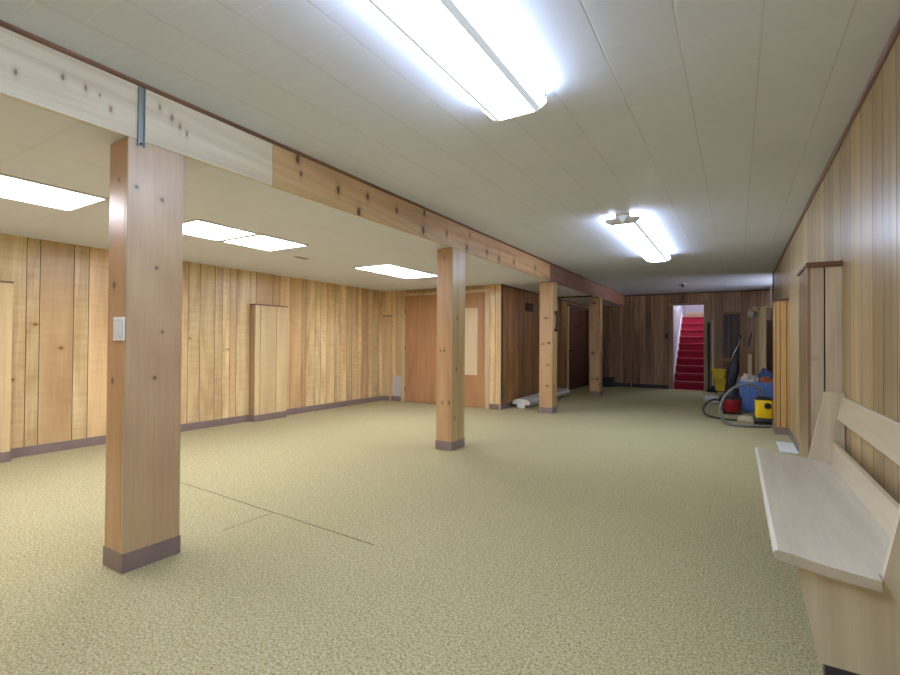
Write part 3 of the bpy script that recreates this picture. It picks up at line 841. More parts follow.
def wrap_fixture(name, lab, cx, y0, y1, zc, cat, group=None, lit=True, flip=1, rot=0.0, hs=1.0):
    """four-foot tubes under a wraparound lens; neck against the ceiling (flip=-1: lying upside down)"""
    t = thing(name, lab, cat, (cx, (y0 + y1) / 2, zc), group)
    W1, W2, N = 0.163, 0.113, 0.062
    zt, zm, zb = -0.048 * hs, -0.075 * hs, -0.102 * hs
    def bxx(bm, u0, u1, yy0, yy1, z0, z1, bev=0.002):
        a, b = sorted((zc + flip * z0, zc + flip * z1))
        box(bm, cx + u0, cx + u1, yy0, yy1, a, b, bev, seg=1)
    bm = bmesh.new()
    bxx(bm, -N, N, y0 + 0.01, y1 - 0.01, zt, -0.0008)
    obj('housing', bm, M['white'], t)
    nseg = 2 if (y1 - y0) > 2 else 1
    for i in range(nseg):
        a = y0 + 0.018 + i * (y1 - y0 - 0.036) / nseg + (0.004 if i else 0)
        b = y0 + 0.018 + (i + 1) * (y1 - y0 - 0.036) / nseg - (0.004 if i < nseg - 1 else 0)
        bm = bmesh.new()
        pts = [(-W1, zt), (-W1 + 0.002, zm), (-W2, zb), (W2, zb), (W1 - 0.002, zm), (W1, zt)]
        prism(bm, [(cx + u, zc + flip * z) for u, z in pts], 'y', a, b)
        obj('lens', bm, M['lens'] if lit else M['lens_off'], t)
    bm = bmesh.new()
    for s in (-1, 1):
        # thin moulded ridges along the lens edges
        prism(bm, [(cx + s * u, zc + flip * z) for u, z in ((W2 - 0.010, zb - 0.003), (W2 + 0.003, zb - 0.003), (W2 + 0.020, zb + 0.010), (W2 + 0.017, zb + 0.013), (W2, zb + 0.001), (W2 - 0.010, zb + 0.0005))], 'y', y0 + 0.018, y1 - 0.018)
    obj('lens_ridge', bm, M['rim'] if lit else M['lens_off'], t)
    for s in (-1, 1):
        bm = bmesh.new()
        bxx(bm, s * W1 - 0.003, s * W1 + 0.004, y0 + 0.018, y1 - 0.018, zt - 0.004, zt + 0.002, 0)
        obj('lens_rail', bm, M['steel'] if lit else M['lens_off'], t)
    for a, b in ((y0, y0 + 0.018), (y1 - 0.018, y1)):
        bm = bmesh.new()
        pts = [(-N - 0.01, -0.001), (-N - 0.01, zt + 0.008), (-W1 - 0.006, zt + 0.004), (-W1 - 0.004, zm), (-W2 - 0.004, zb - 0.006), (W2 + 0.004, zb - 0.006),
               (W1 + 0.004, zm), (W1 + 0.006, zt + 0.004), (N + 0.01, zt + 0.008), (N + 0.01, -0.001)]
        prism(bm, [(cx + u, zc + flip * z) for u, z in pts], 'y', a, b)
        o = obj('end_plate', bm, M['fixture_grey'] if lit else M['white'], t)
        if lit:
            bm = bmesh.new()
            yy = a - 0.002 if a == y0 else b
            prism(bm, [(cx + u, zc + flip * z) for u, z in ((-0.05, -0.02), (0.05, -0.02), (0.028, -0.05), (0.012, -0.09), (-0.012, -0.09), (-0.028, -0.05))], 'y', yy, yy + 0.002)
            obj('bracket', bm, M['rim'], o)
    if rot:
        t.rotation_euler.z = rot
    return t
wrap_fixture('fluorescent_light', 'large lit fluorescent light on the ceiling above the open carpet, cut by the top edge', -1.017, -0.13, 2.385, ZC, 'ceiling light', 'fluorescent lights on the main ceiling')
wrap_fixture('fluorescent_light', 'smaller lit fluorescent light on the ceiling, seen whole with its end plate', -1.0, 5.05, 7.66, ZC, 'ceiling light', 'fluorescent lights on the main ceiling')
wrap_fixture('spare_fluorescent_fixture', 'unlit white fluorescent fixture lying on the carpet beside the dark side wall', -3.36, 8.02, 10.55, 0.0, 'light fixture', None, False, -1, math.radians(1.0), 1.5)

# ceiling socket near the stairs
t = thing('ceiling_socket', 'small dark lamp socket on the ceiling near the stair opening', 'socket', (-1.017, 11.6, ZC))
bm = bmesh.new()
lathe(bm, [(0.06, -0.012), (0.062, -0.004), (0.055, -0.0005)], (-1.017, 11.6, ZC), 24)
obj('base', bm, M['fixture_grey'], t, True)
bm = bmesh.new()
lathe(bm, [(0.020, -0.075), (0.028, -0.07), (0.03, -0.02), (0.035, -0.012)], (-1.017, 11.6, ZC), 16)
obj('lamp_holder', bm, M['black'], t, True)
for s in (-1, 1):
    bm = bmesh.new()
    tube(bm, [(-1.017 + s * 0.03, 11.6, ZC - 0.04), (-1.017 + s * 0.07, 11.6, ZC - 0.03), (-1.017 + s * 0.09, 11.6, ZC - 0.035)], 0.006, 8)
    obj('arm', bm, M['black'], t, True)

# switch beside the stair opening
t = thing('light_switch', 'small dark switch plate on the dark back wall left of the stair opening', 'switch', (-1.573, YB, 1.39))
obj('cover', B(-1.612, -1.534, YB - 0.008, YB - 0.0005, 1.325, 1.455, 0.003), M['black'], t)
obj('toggle', B(-1.579, -1.567, YB - 0.018, YB - 0.008, 1.378, 1.402, 0.002), M['brownmetal'], t)

# ------------------------------------------------------------------ stair opening
bm = bmesh.new()
box(bm, SX0 - 0.005, SX0 + 0.018, YB - 0.012, YB + 0.1, 0, SZ, 0.002)
box(bm, SX1 - 0.018, SX1 + 0.13, YB - 0.022, YB + 0.0, 0, SZ + 0.10, 0.003)
box(bm, SX1 - 0.018, SX1 + 0.005, YB, YB + 0.1, 0, SZ, 0.002)
box(bm, SX0 - 0.10, SX1 - 0.018, YB - 0.016, YB - 0.0, SZ, SZ + 0.05, 0.003)
struct('trim_13', bm, M['brownpanel'] if False else M['pilaster_side'])
t = thing('carpeted_staircase', 'red carpeted stairs climbing through the opening in the back wall', 'stairs', (-1.0, YB + 1.3, 0))
RISE, RUN, Y0 = 0.2, 0.25, YB + 0.11
for n in range(10):
    y0 = Y0 + n * RUN
    z1 = RISE * (n + 1)
    y1 = y0 + RUN if n < 9 else 17.15
    bm = bmesh.new()
    z0 = max(0.0, z1 - RISE - 0.03) if n else 0.0
    pts = [(y0, z0), (y0, z1 - 0.045), (y0 - 0.022, z1 - 0.035), (y0 - 0.028, z1 - 0.018), (y0 - 0.022, z1 - 0.003), (y0 - 0.012, z1), (y1 + 0.03, z1), (y1 + 0.03, z0)]
    prism(bm, pts, 'x', -1.418, -0.50)
    obj('step', bm, M['red_carpet'], t)
bm = bmesh.new()
yt = Y0 + 9 * RUN
prism(bm, [(Y0 - 0.03, 0.0), (Y0 - 0.03, 0.30), (yt, 2.0 + 0.14), (17.19, 2.14), (17.19, 2.0), (yt + 0.2, 2.0), (Y0 + 0.2, 0.0)], 'x', -1.440, -1.4185)
obj('skirt_board', bm, M['whitepaint'], t)['label'] = 'white board along the stair side'
bm = bmesh.new()
tube(bm, [(-1.385, Y0 + 0.05, 1.12), (-1.385, yt - 0.1, 2.0 + 0.86)], 0.02, 10, raw=True)
for k in (0.1, 0.5, 0.9):
    y = Y0 + 0.05 + k * (yt - 0.1 - Y0 - 0.05); z = 1.12 + k * (2.86 - 1.12)
    tube(bm, [(-1.385, y, z), (-1.40, y, z - 0.05), (-1.439, y, z - 0.06)], 0.008, 8)
struct('wall_stair_left', B(-1.54, -1.4405, YB + 0.1, 17.3, 0, 4.4), M['plaster'])
bm.free()
struct('wall_stair_right', B(-0.499, -0.4, YB + 0.1, 17.3, 0, 4.4), M['plaster'])
struct('wall_stair_top', B(-1.54, -0.4, 17.2, 17.3, 0, 4.4), M['plaster'])
struct('wall_stair_above', B(-1.54, -0.4, YB + 0.1005, YB + 0.13, 2.3, 2.66), M['plaster'])
bm = bmesh.new()
prism(bm, [(YB + 0.10, 2.62), (YB + 0.10, 2.68), (17.3, 4.46), (17.3, 4.40)], 'x', -1.54, -0.4)
struct('ceiling_stair', bm, M['plaster'])
bm = bmesh.new()
box(bm, -1.4, -0.5, 17.185, 17.1995, 2.001, 2.20, 0.003)
struct('baseboard_stair', bm, M['casing_x'])
# unseen globe lamp, added to light the stairs
LY, LZ = 14.95, 3.245
t = thing('stair_ceiling_lamp', 'white globe lamp under the sloping stairwell ceiling, hidden above the stair opening', 'ceiling light', (-0.95, LY, LZ))
bm = bmesh.new()
lathe(bm, [(0.07, -0.05), (0.08, -0.01)], (-0.95, LY, LZ), 24)
obj('base', bm, M['white'], t)
bm = bmesh.new()
lathe(bm, [(0.02, -0.21), (0.08, -0.195), (0.115, -0.14), (0.11, -0.09), (0.07, -0.05)], (-0.95, LY, LZ), 28)
obj('globe', bm, emit('lit_globe', (0.90, 0.90, 1.0, 1), 75.0), t, True)

# ------------------------------------------------------------------ bench
t = thing('church_bench', 'pale oak pew bench standing against the right wall', 'bench', (0.35, 2.9, 0))
def end_panel(y0, y1):
    bm = bmesh.new()
    prism(bm, [(0.232, 0.122), (0.173, 0.420), (0.178, 0.436), (0.392, 0.416), (0.395, 0.452), (0.474, 0.868), (0.480, 0.873), (0.572, 0.873), (0.576, 0.868), (0.576, 0.122)], 'y', y0, y1)
    bmesh.ops.recalc_face_normals(bm, faces=bm.faces)
    return bm
for y0, y1 in ((1.985, 2.015), (3.815, 3.845)):
    o = obj('end_panel', end_panel(y0, y1), M['oak_end'], t)
    obj('foot', B(0.246, 0.576, y0 - 0.004, y1 + 0.004, 0, 0.121, 0.002), M['vinyl_dark'], o)
bm = bmesh.new()
top = [(0.104, 0.462), (0.107, 0.472), (0.118, 0.4775), (0.16, 0.4725), (0.25, 0.4555), (0.34, 0.4435), (0.42, 0.439), (0.52, 0.436)]
bot = [(0.52, 0.404), (0.42, 0.406), (0.34, 0.410), (0.25, 0.421), (0.16, 0.437), (0.118, 0.445), (0.107, 0.451)]
prism(bm, [p for p in top if p[0] < 0.3] + [(0.385, 0.4410), (0.385, 0.4075)] + [p for p in bot if p[0] < 0.3], 'y', 1.955, 3.842)
prism(bm, [(0.3845, 0.4410), (0.42, 0.439), (0.52, 0.436), (0.52, 0.404), (0.42, 0.406), (0.3845, 0.4075)], 'y', 2.0155, 3.8145)
obj('seat', bm, M['oak'], t)
bm = bmesh.new()
prism(bm, [(0.500, 0.437), (0.514, 0.560), (0.534, 0.560), (0.522, 0.437)], 'y', 2.015, 3.815)
obj('lower_back_rail', bm, M['oak_rail'], t)
bm = bmesh.new()
prism(bm, [(0.536, 0.708), (0.560, 0.848), (0.564, 0.851), (0.5755, 0.850), (0.5755, 0.835), (0.556, 0.708)], 'y', 2.015, 3.815)
obj('upper_back_rail', bm, M['oak_rail'], t)

# white board on the floor between the two right-hand pilasters
o = obj('white_board', B(0.40, 0.566, 6.28, 6.90, 0.0, 0.018, 0.002), M['paperboard'], loc=(0.48, 6.6, 0))
tag(o, 'flat white board lying on the carpet behind the far end of the bench', 'board')

# ------------------------------------------------------------------ clutter by the alcove
# yellow wet vacuum
t = thing('yellow_vacuum', 'small yellow wet vacuum with black wheels and a long grey hose', 'vacuum cleaner', (0.34, 8.40, 0))
bm = bmesh.new()
cx, cy = 0.338, 8.42
def rrect(cx, cy, hx, hy, r, n=5):
    out = []
    for (sx, sy, a0) in ((1, 1, 0), (-1, 1, 90), (-1, -1, 180), (1, -1, 270)):
        for i in range(n + 1):
            a = math.radians(a0 + 90 * i / n)
            out.append((cx + sx * (hx - r) + r * math.cos(a), cy + sy * (hy - r) + r * math.sin(a)))
    return out
def loft(bm, secs, mi=0):
    rings = [[bm.verts.new((x, y, z)) for x, y in pts] for pts, z in secs]
    n = len(rings[0])
    for i in range(len(rings) - 1):
        for j in range(n):
            bm.faces.new([rings[i][j], rings[i][(j + 1) % n], rings[i + 1][(j + 1) % n], rings[i + 1][j]]).material_index = mi
    bm.faces.new(rings[0][::-1]).material_index = mi
    bm.faces.new(rings[-1]).material_index = mi
loft(bm, [(rrect(cx, cy, 0.102, 0.11, 0.03), 0.10), (rrect(cx, cy, 0.105, 0.115, 0.035), 0.12), (rrect(cx, cy, 0.112, 0.12, 0.04), 0.345), (rrect(cx, cy, 0.106, 0.114, 0.04), 0.365)])
obj('tank', bm, M['yellow'], t, True)
bm = bmesh.new()
loft(bm, [(rrect(cx, cy, 0.108, 0.116, 0.04), 0.362), (rrect(cx, cy, 0.105, 0.112, 0.04), 0.385), (rrect(cx, cy, 0.07, 0.08, 0.04), 0.405), (rrect(cx, cy, 0.04, 0.05, 0.03), 0.41)])
obj('motor_head', bm, M['black'], t, True)
bm = bmesh.new()
lathe(bm, [(0.045, 0), (0.045, 0.012), (0.032, 0.018), (0.03, 0.026)], (cx + 0.045, cy - 0.118, 0.285), 24, Matrix.Rotation(math.pi / 2, 4, 'X'))
obj('switch_dial', bm, M['black'], t, True)
bm = bmesh.new()
loft(bm, [(rrect(cx, cy, 0.115, 0.125, 0.03), 0.035), (rrect(cx, cy, 0.125, 0.135, 0.04), 0.06), (rrect(cx, cy, 0.10, 0.11, 0.03), 0.103)])
obj('undercarriage', bm, M['black'], t, True)
for sx in (-1, 1):
    for sy in (-1, 1):
        bm = bmesh.new()
        lathe(bm, [(0.03, -0.02), (0.049, -0.016), (0.052, 0), (0.049, 0.016), (0.03, 0.02)], (cx + sx * 0.105, cy + sy * 0.10, 0.0525), 18, Matrix.Rotation(math.pi / 2, 4, 'Y'))
        obj('wheel', bm, M['black'], t, True)
bm = bmesh.new()
hp = [(0.315, 8.38, 0.40), (0.308, 8.36, 0.46), (0.27, 8.32, 0.53), (0.20, 8.27, 0.58), (0.09, 8.22, 0.59), (-0.03, 8.18, 0.54), (-0.13, 8.15, 0.44), (-0.20, 8.12, 0.30),
      (-0.215, 8.08, 0.17), (-0.17, 8.02, 0.07), (-0.08, 7.97, 0.026), (0.08, 7.95, 0.02), (0.26, 8.0, 0.02), (0.40, 8.10, 0.02)]
tube(bm, hp, 0.019, 10, 14, rib=0.10)
obj('hose', bm, M['hose'], t, True)

# red shop vacuum
t = thing('red_vacuum', 'red drum vacuum with a dark lid and a dark looped hose', 'vacuum cleaner', (-0.075, 9.36, 0))
cx, cy = -0.075, 9.38
bm = bmesh.new()
lathe(bm, [(0.13, 0.035), (0.142, 0.05), (0.150, 0.22), (0.152, 0.24), (0.146, 0.25)], (cx, cy, 0), 36)
obj('drum', bm, M['red'], t, True)
bm = bmesh.new()
lathe(bm, [(0.150, 0.25), (0.152, 0.27), (0.13, 0.30), (0.105, 0.31), (0.10, 0.36), (0.09, 0.385), (0.05, 0.395)], (cx, cy, 0), 32)
obj('lid', bm, M['navy'], t, True)
bm = bmesh.new()
tube(bm, [(cx - 0.07, cy, 0.38), (cx - 0.05, cy, 0.425), (cx + 0.05, cy, 0.425), (cx + 0.07, cy, 0.38)], 0.011, 8)
obj('handle', bm, M['black'], t, True)
for a in (20, 110, 200, 290):
    x, y = cx + 0.145 * math.cos(math.radians(a + 20)), cy + 0.145 * math.sin(math.radians(a + 20))
    bm = bmesh.new()
    lathe(bm, [(0.018, -0.012), (0.027, -0.01), (0.028, 0), (0.027, 0.01), (0.018, 0.012)], (x, y, 0.0285), 16, Matrix.Rotation(math.pi / 2, 4, 'Y'))
    o = obj('caster', bm, M['black'], t, True)
    bm = bmesh.new()
    box(bm, x - 0.02, x + 0.02, y - 0.018, y + 0.018, 0.045, 0.085, 0.006)
    obj('caster_arm', bm, M['black'], o, True)
bm = bmesh.new()
hp = [(cx - 0.12, cy - 0.10, 0.18), (cx - 0.22, cy - 0.14, 0.24), (-0.40, 9.12, 0.22), (-0.47, 9.0, 0.13), (-0.46, 8.86, 0.05), (-0.38, 8.72, 0.022), (-0.25, 8.58, 0.02), (-0.10, 8.50, 0.02), (0.0, 8.50, 0.02)]
tube(bm, hp, 0.018, 10, 14, rib=0.10)
obj('hose', bm, M['hose_dark'], t, True)

# cream floor nozzle
t = thing('floor_nozzle', 'cream vacuum floor nozzle lying on the carpet left of the yellow vacuum', 'vacuum nozzle', (0.13, 8.62, 0))
bm = bmesh.new()
loft(bm, [(rrect(0.115, 8.64, 0.10, 0.05, 0.02), 0.0), (rrect(0.115, 8.64, 0.10, 0.05, 0.02), 0.05), (rrect(0.115, 8.64, 0.09, 0.04, 0.02), 0.072)])
obj('head', bm, M['beige'], t, True)
bm = bmesh.new()
tube(bm, [(0.06, 8.68, 0.055), (0.05, 8.76, 0.06), (0.04, 8.86, 0.05)], 0.02, 10)
obj('neck', bm, M['black'], t, True)

# blue totes
def tote(x0, x1, y0, y1, h, lab, group):
    t = thing('blue_tote', lab, 'storage tote', ((x0 + x1) / 2, (y0 + y1) / 2, 0), group)
    cx, cy, hx, hy = (x0 + x1) / 2, (y0 + y1) / 2, (x1 - x0) / 2, (y1 - y0) / 2
    bm = bmesh.new()
    secs = [(rrect(cx, cy, hx * 0.82, hy * 0.82, 0.04), 0.0), (rrect(cx, cy, hx * 0.84, hy * 0.84, 0.04), 0.02), (rrect(cx, cy, hx * 0.97, hy * 0.97, 0.05), h - 0.05),
            (rrect(cx, cy, hx, hy, 0.05), h - 0.045), (rrect(cx, cy, hx, hy, 0.05), h), (rrect(cx, cy, hx * 0.95, hy * 0.95, 0.045), h),
            (rrect(cx, cy, hx * 0.93, hy * 0.93, 0.045), h - 0.09)]
    loft(bm, secs)
    obj('body', bm, M['blue'], t, True)
    bm = bmesh.new()
    for k in range(5):
        x = cx + (k - 2) * hx * 0.36
        tube(bm, [(x, cy - hy * 0.845, 0.04), (x, cy - hy * 0.96, h - 0.07)], 0.012, 6, raw=True)
    obj('ribs', bm, M['blue'], t, True)
    for s in (-1, 1):
        bm = bmesh.new()
        box(bm, cx + s * (hx - 0.002) - 0.012, cx + s * (hx - 0.002) + 0.012, cy - 0.08, cy + 0.08, h - 0.06, h - 0.02, 0.006)
        obj('handle', bm, M['blue_lid'], t, True)
    return t
tote(0.015, 0.58, 9.78, 10.18, 0.525, 'blue plastic tote standing behind the yellow vacuum, filled with rags', None)
def rag(name, lab, c, s, seed, m, cat='cloth', amp=0.3):
    bm = bmesh.new()
    blob(bm, c, s, seed, amp)
    o = obj(name, bm, M[m], None, True, loc=c)
    return tag(o, lab, cat)
rag('crumpled_bag', 'crumpled white bag on top in the left half of the blue tote', (0.19, 9.96, 0.437), (0.13, 0.12, 0.12), 1.3, 'cloth_white', 'bag')
rag('rag', 'crumpled orange rag on top in the right half of the blue tote', (0.44, 9.89, 0.437), (0.10, 0.065, 0.115), 4.1, 'orange_cloth')
rag('rag', 'blue rag heaped at the back of the blue tote', (0.43, 10.065, 0.437), (0.11, 0.055, 0.17), 7.7, 'blue_cloth')

# upright vacuum leaning back
t = thing('upright_vacuum', 'tall dark upright vacuum standing behind the red vacuum', 'vacuum cleaner', (-0.14, 11.3, 0))
bm = bmesh.new()
loft(bm, [(rrect(-0.17, 11.24, 0.16, 0.12, 0.04), 0.015), (rrect(-0.17, 11.24, 0.16, 0.12, 0.04), 0.05), (rrect(-0.16, 11.27, 0.12, 0.09, 0.04), 0.12), (rrect(-0.15, 11.3, 0.06, 0.05, 0.03), 0.17)])
obj('floor_head', bm, M['black'], t, True)
bm = bmesh.new()
loft(bm, [(rrect(-0.150, 11.32, 0.055, 0.05, 0.03), 0.13), (rrect(-0.125, 11.33, 0.09, 0.075, 0.04), 0.28), (rrect(-0.075, 11.35, 0.095, 0.085, 0.045), 0.55), (rrect(-0.040, 11.36, 0.085, 0.075, 0.04), 0.80), (rrect(-0.012, 11.37, 0.04, 0.035, 0.02), 0.95)])
obj('bag_housing', bm, M['navy'], t, True)
bm = bmesh.new()
tube(bm, [(-0.012, 11.37, 0.93), (0.02, 11.38, 1.12), (0.048, 11.39, 1.27), (0.07, 11.37, 1.34), (0.05, 11.33, 1.36)], 0.017, 10)
obj('handle', bm, M['black'], t, True)
bm = bmesh.new()
tube(bm, [(0.045, 11.33, 1.33), (0.04, 11.30, 1.22), (-0.02, 11.28, 1.06), (-0.07, 11.27, 0.95), (-0.085, 11.265, 0.85)], 0.012, 10)
obj('wand', bm, M['chrome'], t, True)
for s in (-1, 1):
    bm = bmesh.new()
    lathe(bm, [(0.03, -0.012), (0.04, -0.01), (0.04, 0.01), (0.03, 0.012)], (-0.17 + s * 0.14, 11.34, 0.0405), 16, Matrix.Rotation(math.pi / 2, 4, 'Y'))
    obj('wheel', bm, M['black'], t, True)

# white bag on the floor
bm = bmesh.new()
blob(bm, (-0.43, 10.86, 0), (0.15, 0.14, 0.09), 2.2, 0.22)
tag(obj('white_bag', bm, M['cloth_white'], None, True, loc=(-0.43, 10.86, 0)), 'white plastic bag slumped on the carpet left of the red vacuum', 'bag')

# yellow mop bucket with wringer
t = thing('mop_bucket', 'yellow mop bucket with a wringer by the back wall', 'bucket', (-0.36, 13.15, 0))
cx, cy = -0.365, 13.15
bm = bmesh.new()
loft(bm, [(rrect(cx + 0.03, cy, 0.10, 0.14, 0.03), 0.07), (rrect(cx + 0.03, cy, 0.125, 0.17, 0.04), 0.34), (rrect(cx + 0.03, cy, 0.135, 0.18, 0.04), 0.36), (rrect(cx + 0.03, cy, 0.115, 0.16, 0.04), 0.355), (rrect(cx + 0.03, cy, 0.10, 0.14, 0.04), 0.20)])
obj('bucket', bm, M['yellow_dull'], t, True)
bm = bmesh.new()
loft(bm, [(rrect(cx, cy - 0.02, 0.09, 0.09, 0.02), 0.32), (rrect(cx - 0.01, cy - 0.02, 0.15, 0.12, 0.03), 0.56), (rrect(cx - 0.01, cy - 0.02, 0.155, 0.125, 0.03), 0.585), (rrect(cx - 0.01, cy - 0.02, 0.13, 0.10, 0.03), 0.58), (rrect(cx, cy - 0.02, 0.07, 0.07, 0.02), 0.36)])
obj('wringer', bm, M['yellow_dull'], t, True)
for sx in (-1, 1):
    for sy in (-1, 1):
        bm = bmesh.new()
        x, y = cx + 0.03 + sx * 0.085, cy + sy * 0.12
        lathe(bm, [(0.022, -0.012), (0.032, -0.01), (0.032, 0.01), (0.022, 0.012)], (x, y, 0.0325), 16, Matrix.Rotation(math.pi / 2, 4, 'Y'))
        box(bm, x - 0.016, x + 0.016, y - 0.012, y + 0.012, 0.04, 0.085, 0.003)
        obj('caster', bm, M['black'], t, True)

# broom and dark dust mop leaning by the stair opening
t = thing('push_broom', 'broom with a pale handle leaning on the wall right of the stair opening', 'broom', (-0.50, 13.45, 0))
bm = bmesh.new()
tube(bm, [(-0.505, 13.38, 0.10), (-0.53, 13.60, 1.80)], 0.014, 10, raw=True)
obj('handle', bm, M['handle_wood'], t, True)
bm = bmesh.new()
prism(bm, [(-0.56, 0.0), (-0.45, 0.0), (-0.475, 0.16), (-0.535, 0.16)], 'y', 13.34, 13.42)
obj('bristles', bm, M['black'], t)
t = thing('dust_mop', 'dark dust mop standing upright just right of the stair opening', 'mop', (-0.58, 13.55, 0))
bm = bmesh.new()
tube(bm, [(-0.60, 13.48, 0.05), (-0.605, 13.57, 1.2), (-0.61, 13.60, 1.72)], [0.02, 0.03, 0.032], 10, raw=True)
obj('handle', bm, M['black'], t, True)
bm = bmesh.new()
loft(bm, [(rrect(-0.60, 13.48, 0.035, 0.09, 0.03), 0.0), (rrect(-0.60, 13.48, 0.04, 0.10, 0.03), 0.05), (rrect(-0.60, 13.48, 0.025, 0.06, 0.02), 0.09)])
obj('mop_head', bm, M['navy'], t, True)

# framed dark slatted panel on the back wall
t = thing('slatted_panel', 'brown framed panel of dark slats on the back wall behind the upright vacuum', 'panel', (-0.12, YB, 0.45))
x0, x1, z0, z1 = -0.345, 0.115, 0.40, 1.985
bm = bmesh.new()
for a in ((x0, x0 + 0.045, z0, z1), (x1 - 0.045, x1, z0, z1), (x0 + 0.045, x1 - 0.045, z0, z0 + 0.05), (x0 + 0.045, x1 - 0.045, z1 - 0.05, z1), (x0 + 0.045, x1 - 0.045, 0.78, 0.84)):
    box(bm, a[0], a[1], YB - 0.03, YB - 0.0005, a[2], a[3], 0.003)
obj('frame', bm, M['brownpanel'], t)
bm = bmesh.new()
for z in [0.47 + i * 0.075 for i in range(4)]:
    box(bm, x0 + 0.045, x1 - 0.045, YB - 0.018, YB - 0.004, z, z + 0.055, 0.003)
n = 3
w = (x1 - x0 - 0.09) / n
for i in range(n):
    box(bm, x0 + 0.045 + i * w + 0.010, x0 + 0.045 + (i + 1) * w - 0.010, YB - 0.02, YB - 0.004, 0.845, 1.93, 0.003)
obj('slats', bm, M['shutter'], t)
obj('backing', B(x0 + 0.045, x1 - 0.045, YB - 0.004, YB - 0.0006, z0 + 0.05, z1 - 0.05), M['brownpanel'], t)

# raw pine stand by the end of the right wall
t = thing('pine_stand', 'tall raw pine stand with a flat top by the end of the right wall', 'stand', (0.42, 10.9, 0))
obj('top_board', B(0.25, 0.566, 10.70, 11.05, 1.868, 1.893, 0.002), M['stud'], t)
obj('post', B(0.372, 0.468, 10.715, 10.755, 0.0, 1.868, 0.003), M['stud'], t)
obj('post', B(0.372, 0.468, 11.0, 11.04, 0.0, 1.868, 0.003), M['stud'], t)
bm = bmesh.new()
prism(bm, [(0.262, 1.868), (0.372, 1.76), (0.372, 1.80), (0.30, 1.868)], 'y', 10.72, 10.75)
obj('brace', bm, M['stud'], t)
obj('foot_board', B(0.36, 0.50, 10.76, 10.995, 0.0, 0.09, 0.003), M['stud'], t)
tag(obj('white_plank', B(0.538, 0.565, 10.74, 10.86, 1.894, 2.30, 0.002), M['whitepaint'], loc=(0.55, 10.8, 1.894)), 'short white plank standing on top of the pine stand', 'plank')
rag('hanging_bag', 'crumpled white bag hanging off the left end of the pine stand', (0.222, 10.84, 1.70), (0.04, 0.06, 0.09), 3.3, 'cloth_white', 'bag', 0.35)
rag('green_rag', 'green rag hanging under the top of the pine stand', (0.318, 10.90, 1.70), (0.03, 0.05, 0.07), 5.3, 'green_cloth')

# sheets and boxes behind
def carton(x0, x1, y0, y1, z0, z1, lab, m='cardboard'):
    t = thing('cardboard_box', lab, 'box', ((x0 + x1) / 2, (y0 + y1) / 2, z0), 'cardboard boxes behind the blue tote')
    obj('body', B(x0, x1, y0, y1, z0, z1, 0.003), M[m], t)
    c = (x0 + x1) / 2
    bm = bmesh.new()
    box(bm, x0 + 0.002, c - 0.002, y0 + 0.002, y1 - 0.002, z1, z1 + 0.004)
    box(bm, c + 0.002, x1 - 0.002, y0 + 0.002, y1 - 0.002, z1, z1 + 0.004)
    obj('flaps', bm, M[m], t)
    obj('tape', B(c - 0.025, c + 0.025, y0 - 0.001, y1 + 0.001, z1 + 0.004, z1 + 0.0055), M['beige'], t)
    return t
carton(0.075, 0.345, 11.45, 11.85, 0.0, 0.60, 'lower cardboard box of the stack behind the blue tote')
carton(0.085, 0.335, 11.48, 11.82, 0.606, 1.12, 'upper cardboard box stacked behind the upright vacuum')
o = obj('pine_plank', B(0.19, 0.258, 11.30, 11.33, 0.0, 0.985, 0.003), M['stud'], loc=(0.22, 11.31, 0))
tag(o, 'short pale plank standing upright in front of the cardboard boxes', 'plank')
o = obj('plywood_sheet', B(0.30, 0.372, 11.10, 11.38, 0.0, 1.86, 0.002), M['plywood'], loc=(0.32, 11.27, 0))
tag(o, 'tall tan plywood sheet standing on edge just left of the pine stand post', 'plywood')
o = obj('brown_board', B(0.50, 0.74, 11.25, 11.28, 0.0, 1.66, 0.002), M['brownply'], loc=(0.62, 11.26, 0))
tag(o, 'brown board standing upright between the pine stand and the right wall', 'board')
t = thing('mop', 'dark mop slanting up behind the cardboard boxes', 'mop', (0.10, 11.95, 0))
bm = bmesh.new()
tube(bm, [(0.02, 11.93, 0.10), (0.27, 11.97, 1.44)], 0.013, 10, raw=True)
obj('handle', bm, M['black'], t, True)
bm = bmesh.new()
loft(bm, [(rrect(0.01, 11.95, 0.06, 0.05, 0.03), 0.0), (rrect(0.01, 11.95, 0.065, 0.05, 0.03), 0.06), (rrect(0.017, 11.94, 0.02, 0.02, 0.01), 0.13)])
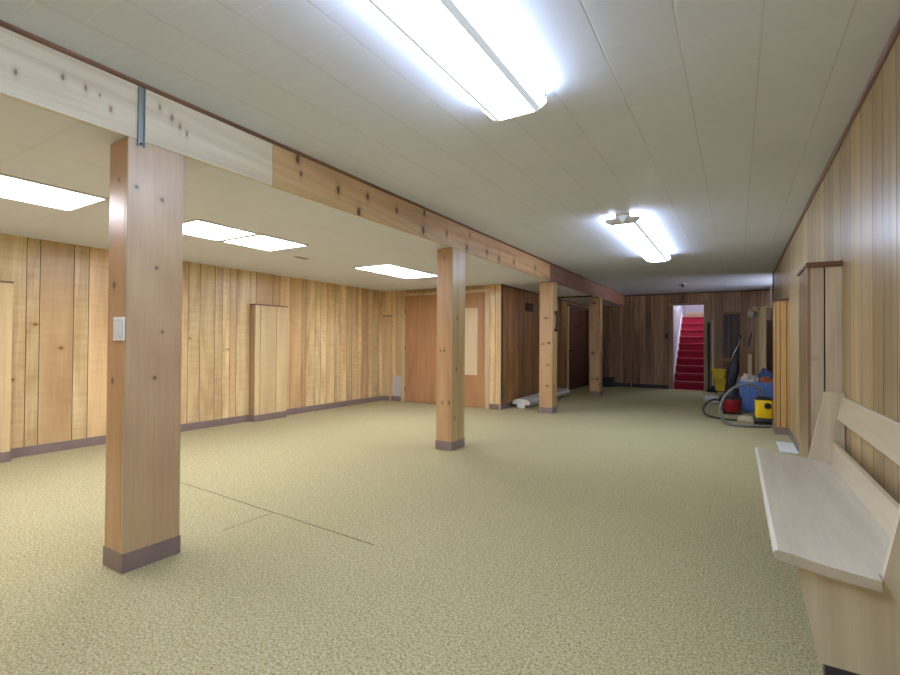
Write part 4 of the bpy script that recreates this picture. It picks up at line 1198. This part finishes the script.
obj('mop_head', bm, M['navy'], t, True)

# dark box on the floor by the far post
t = thing('dark_crate', 'dark box on the floor against the back wall behind the farthest post', 'box', (-3.03, 13.42, 0))
obj('body', B(-3.19, -2.87, 13.28, 13.55, 0.0, 0.22, 0.01), M['navy'], t)
obj('lid', B(-3.205, -2.855, 13.265, 13.565, 0.221, 0.255, 0.008), M['black'], t)

# ------------------------------------------------------------------ lights beyond lamps: daylight at the alcove window
ld = bpy.data.lights.new('alcove_daylight', 'AREA')
ld.shape = 'RECTANGLE'
ld.size, ld.size_y = 1.4, 0.2
ld.energy = 34
ld.spread = math.radians(75)
ld.color = (0.82, 0.88, 1.0)
lo = bpy.data.objects.new('alcove_daylight', ld)
lo.location = (XA + 0.015, (WY0 + WY1) / 2, (WZ0 + WZ1) / 2)
lo.rotation_euler = (math.radians(112), 0, math.radians(90))
COL.objects.link(lo)

w = bpy.data.worlds.new('world')
w.use_nodes = True
w.node_tree.nodes['Background'].inputs[0].default_value = (0.7, 0.8, 1.0, 1)
w.node_tree.nodes['Background'].inputs[1].default_value = 0.15
S.world = w

# ------------------------------------------------------------------ camera
cam = bpy.data.cameras.new('camera')
cam.sensor_width = 36
cam.lens = 474.8125 / 900 * 36
cam.clip_start = 0.02
co = bpy.data.objects.new('camera', cam)
fw = Vector((-0.517131, 0.855827, 0.011622))
rx = Vector((-0.515329, 0.856916, 0.011635)) - fw
up = Vector((-0.51713, 0.855799, 0.013728)) - fw
fw.normalize(); rx.normalize()
rx = (rx - fw * rx.dot(fw)).normalized()
up = rx.cross(fw)
R = Matrix((rx, up, -fw)).transposed().to_4x4()
R.translation = Vector((0, 0, 1.17))
co.matrix_world = R
COL.objects.link(co)
S.camera = co

S.view_settings.view_transform = 'Standard'
S.view_settings.look = 'None'
S.view_settings.gamma = 1
S.view_settings.use_curve_mapping = False
S.view_settings.exposure = 0.53
S.cycles.use_denoising = True
S.cycles.max_bounces = 10
S.cycles.diffuse_bounces = 6
S.cycles.sample_clamp_indirect = 6.0
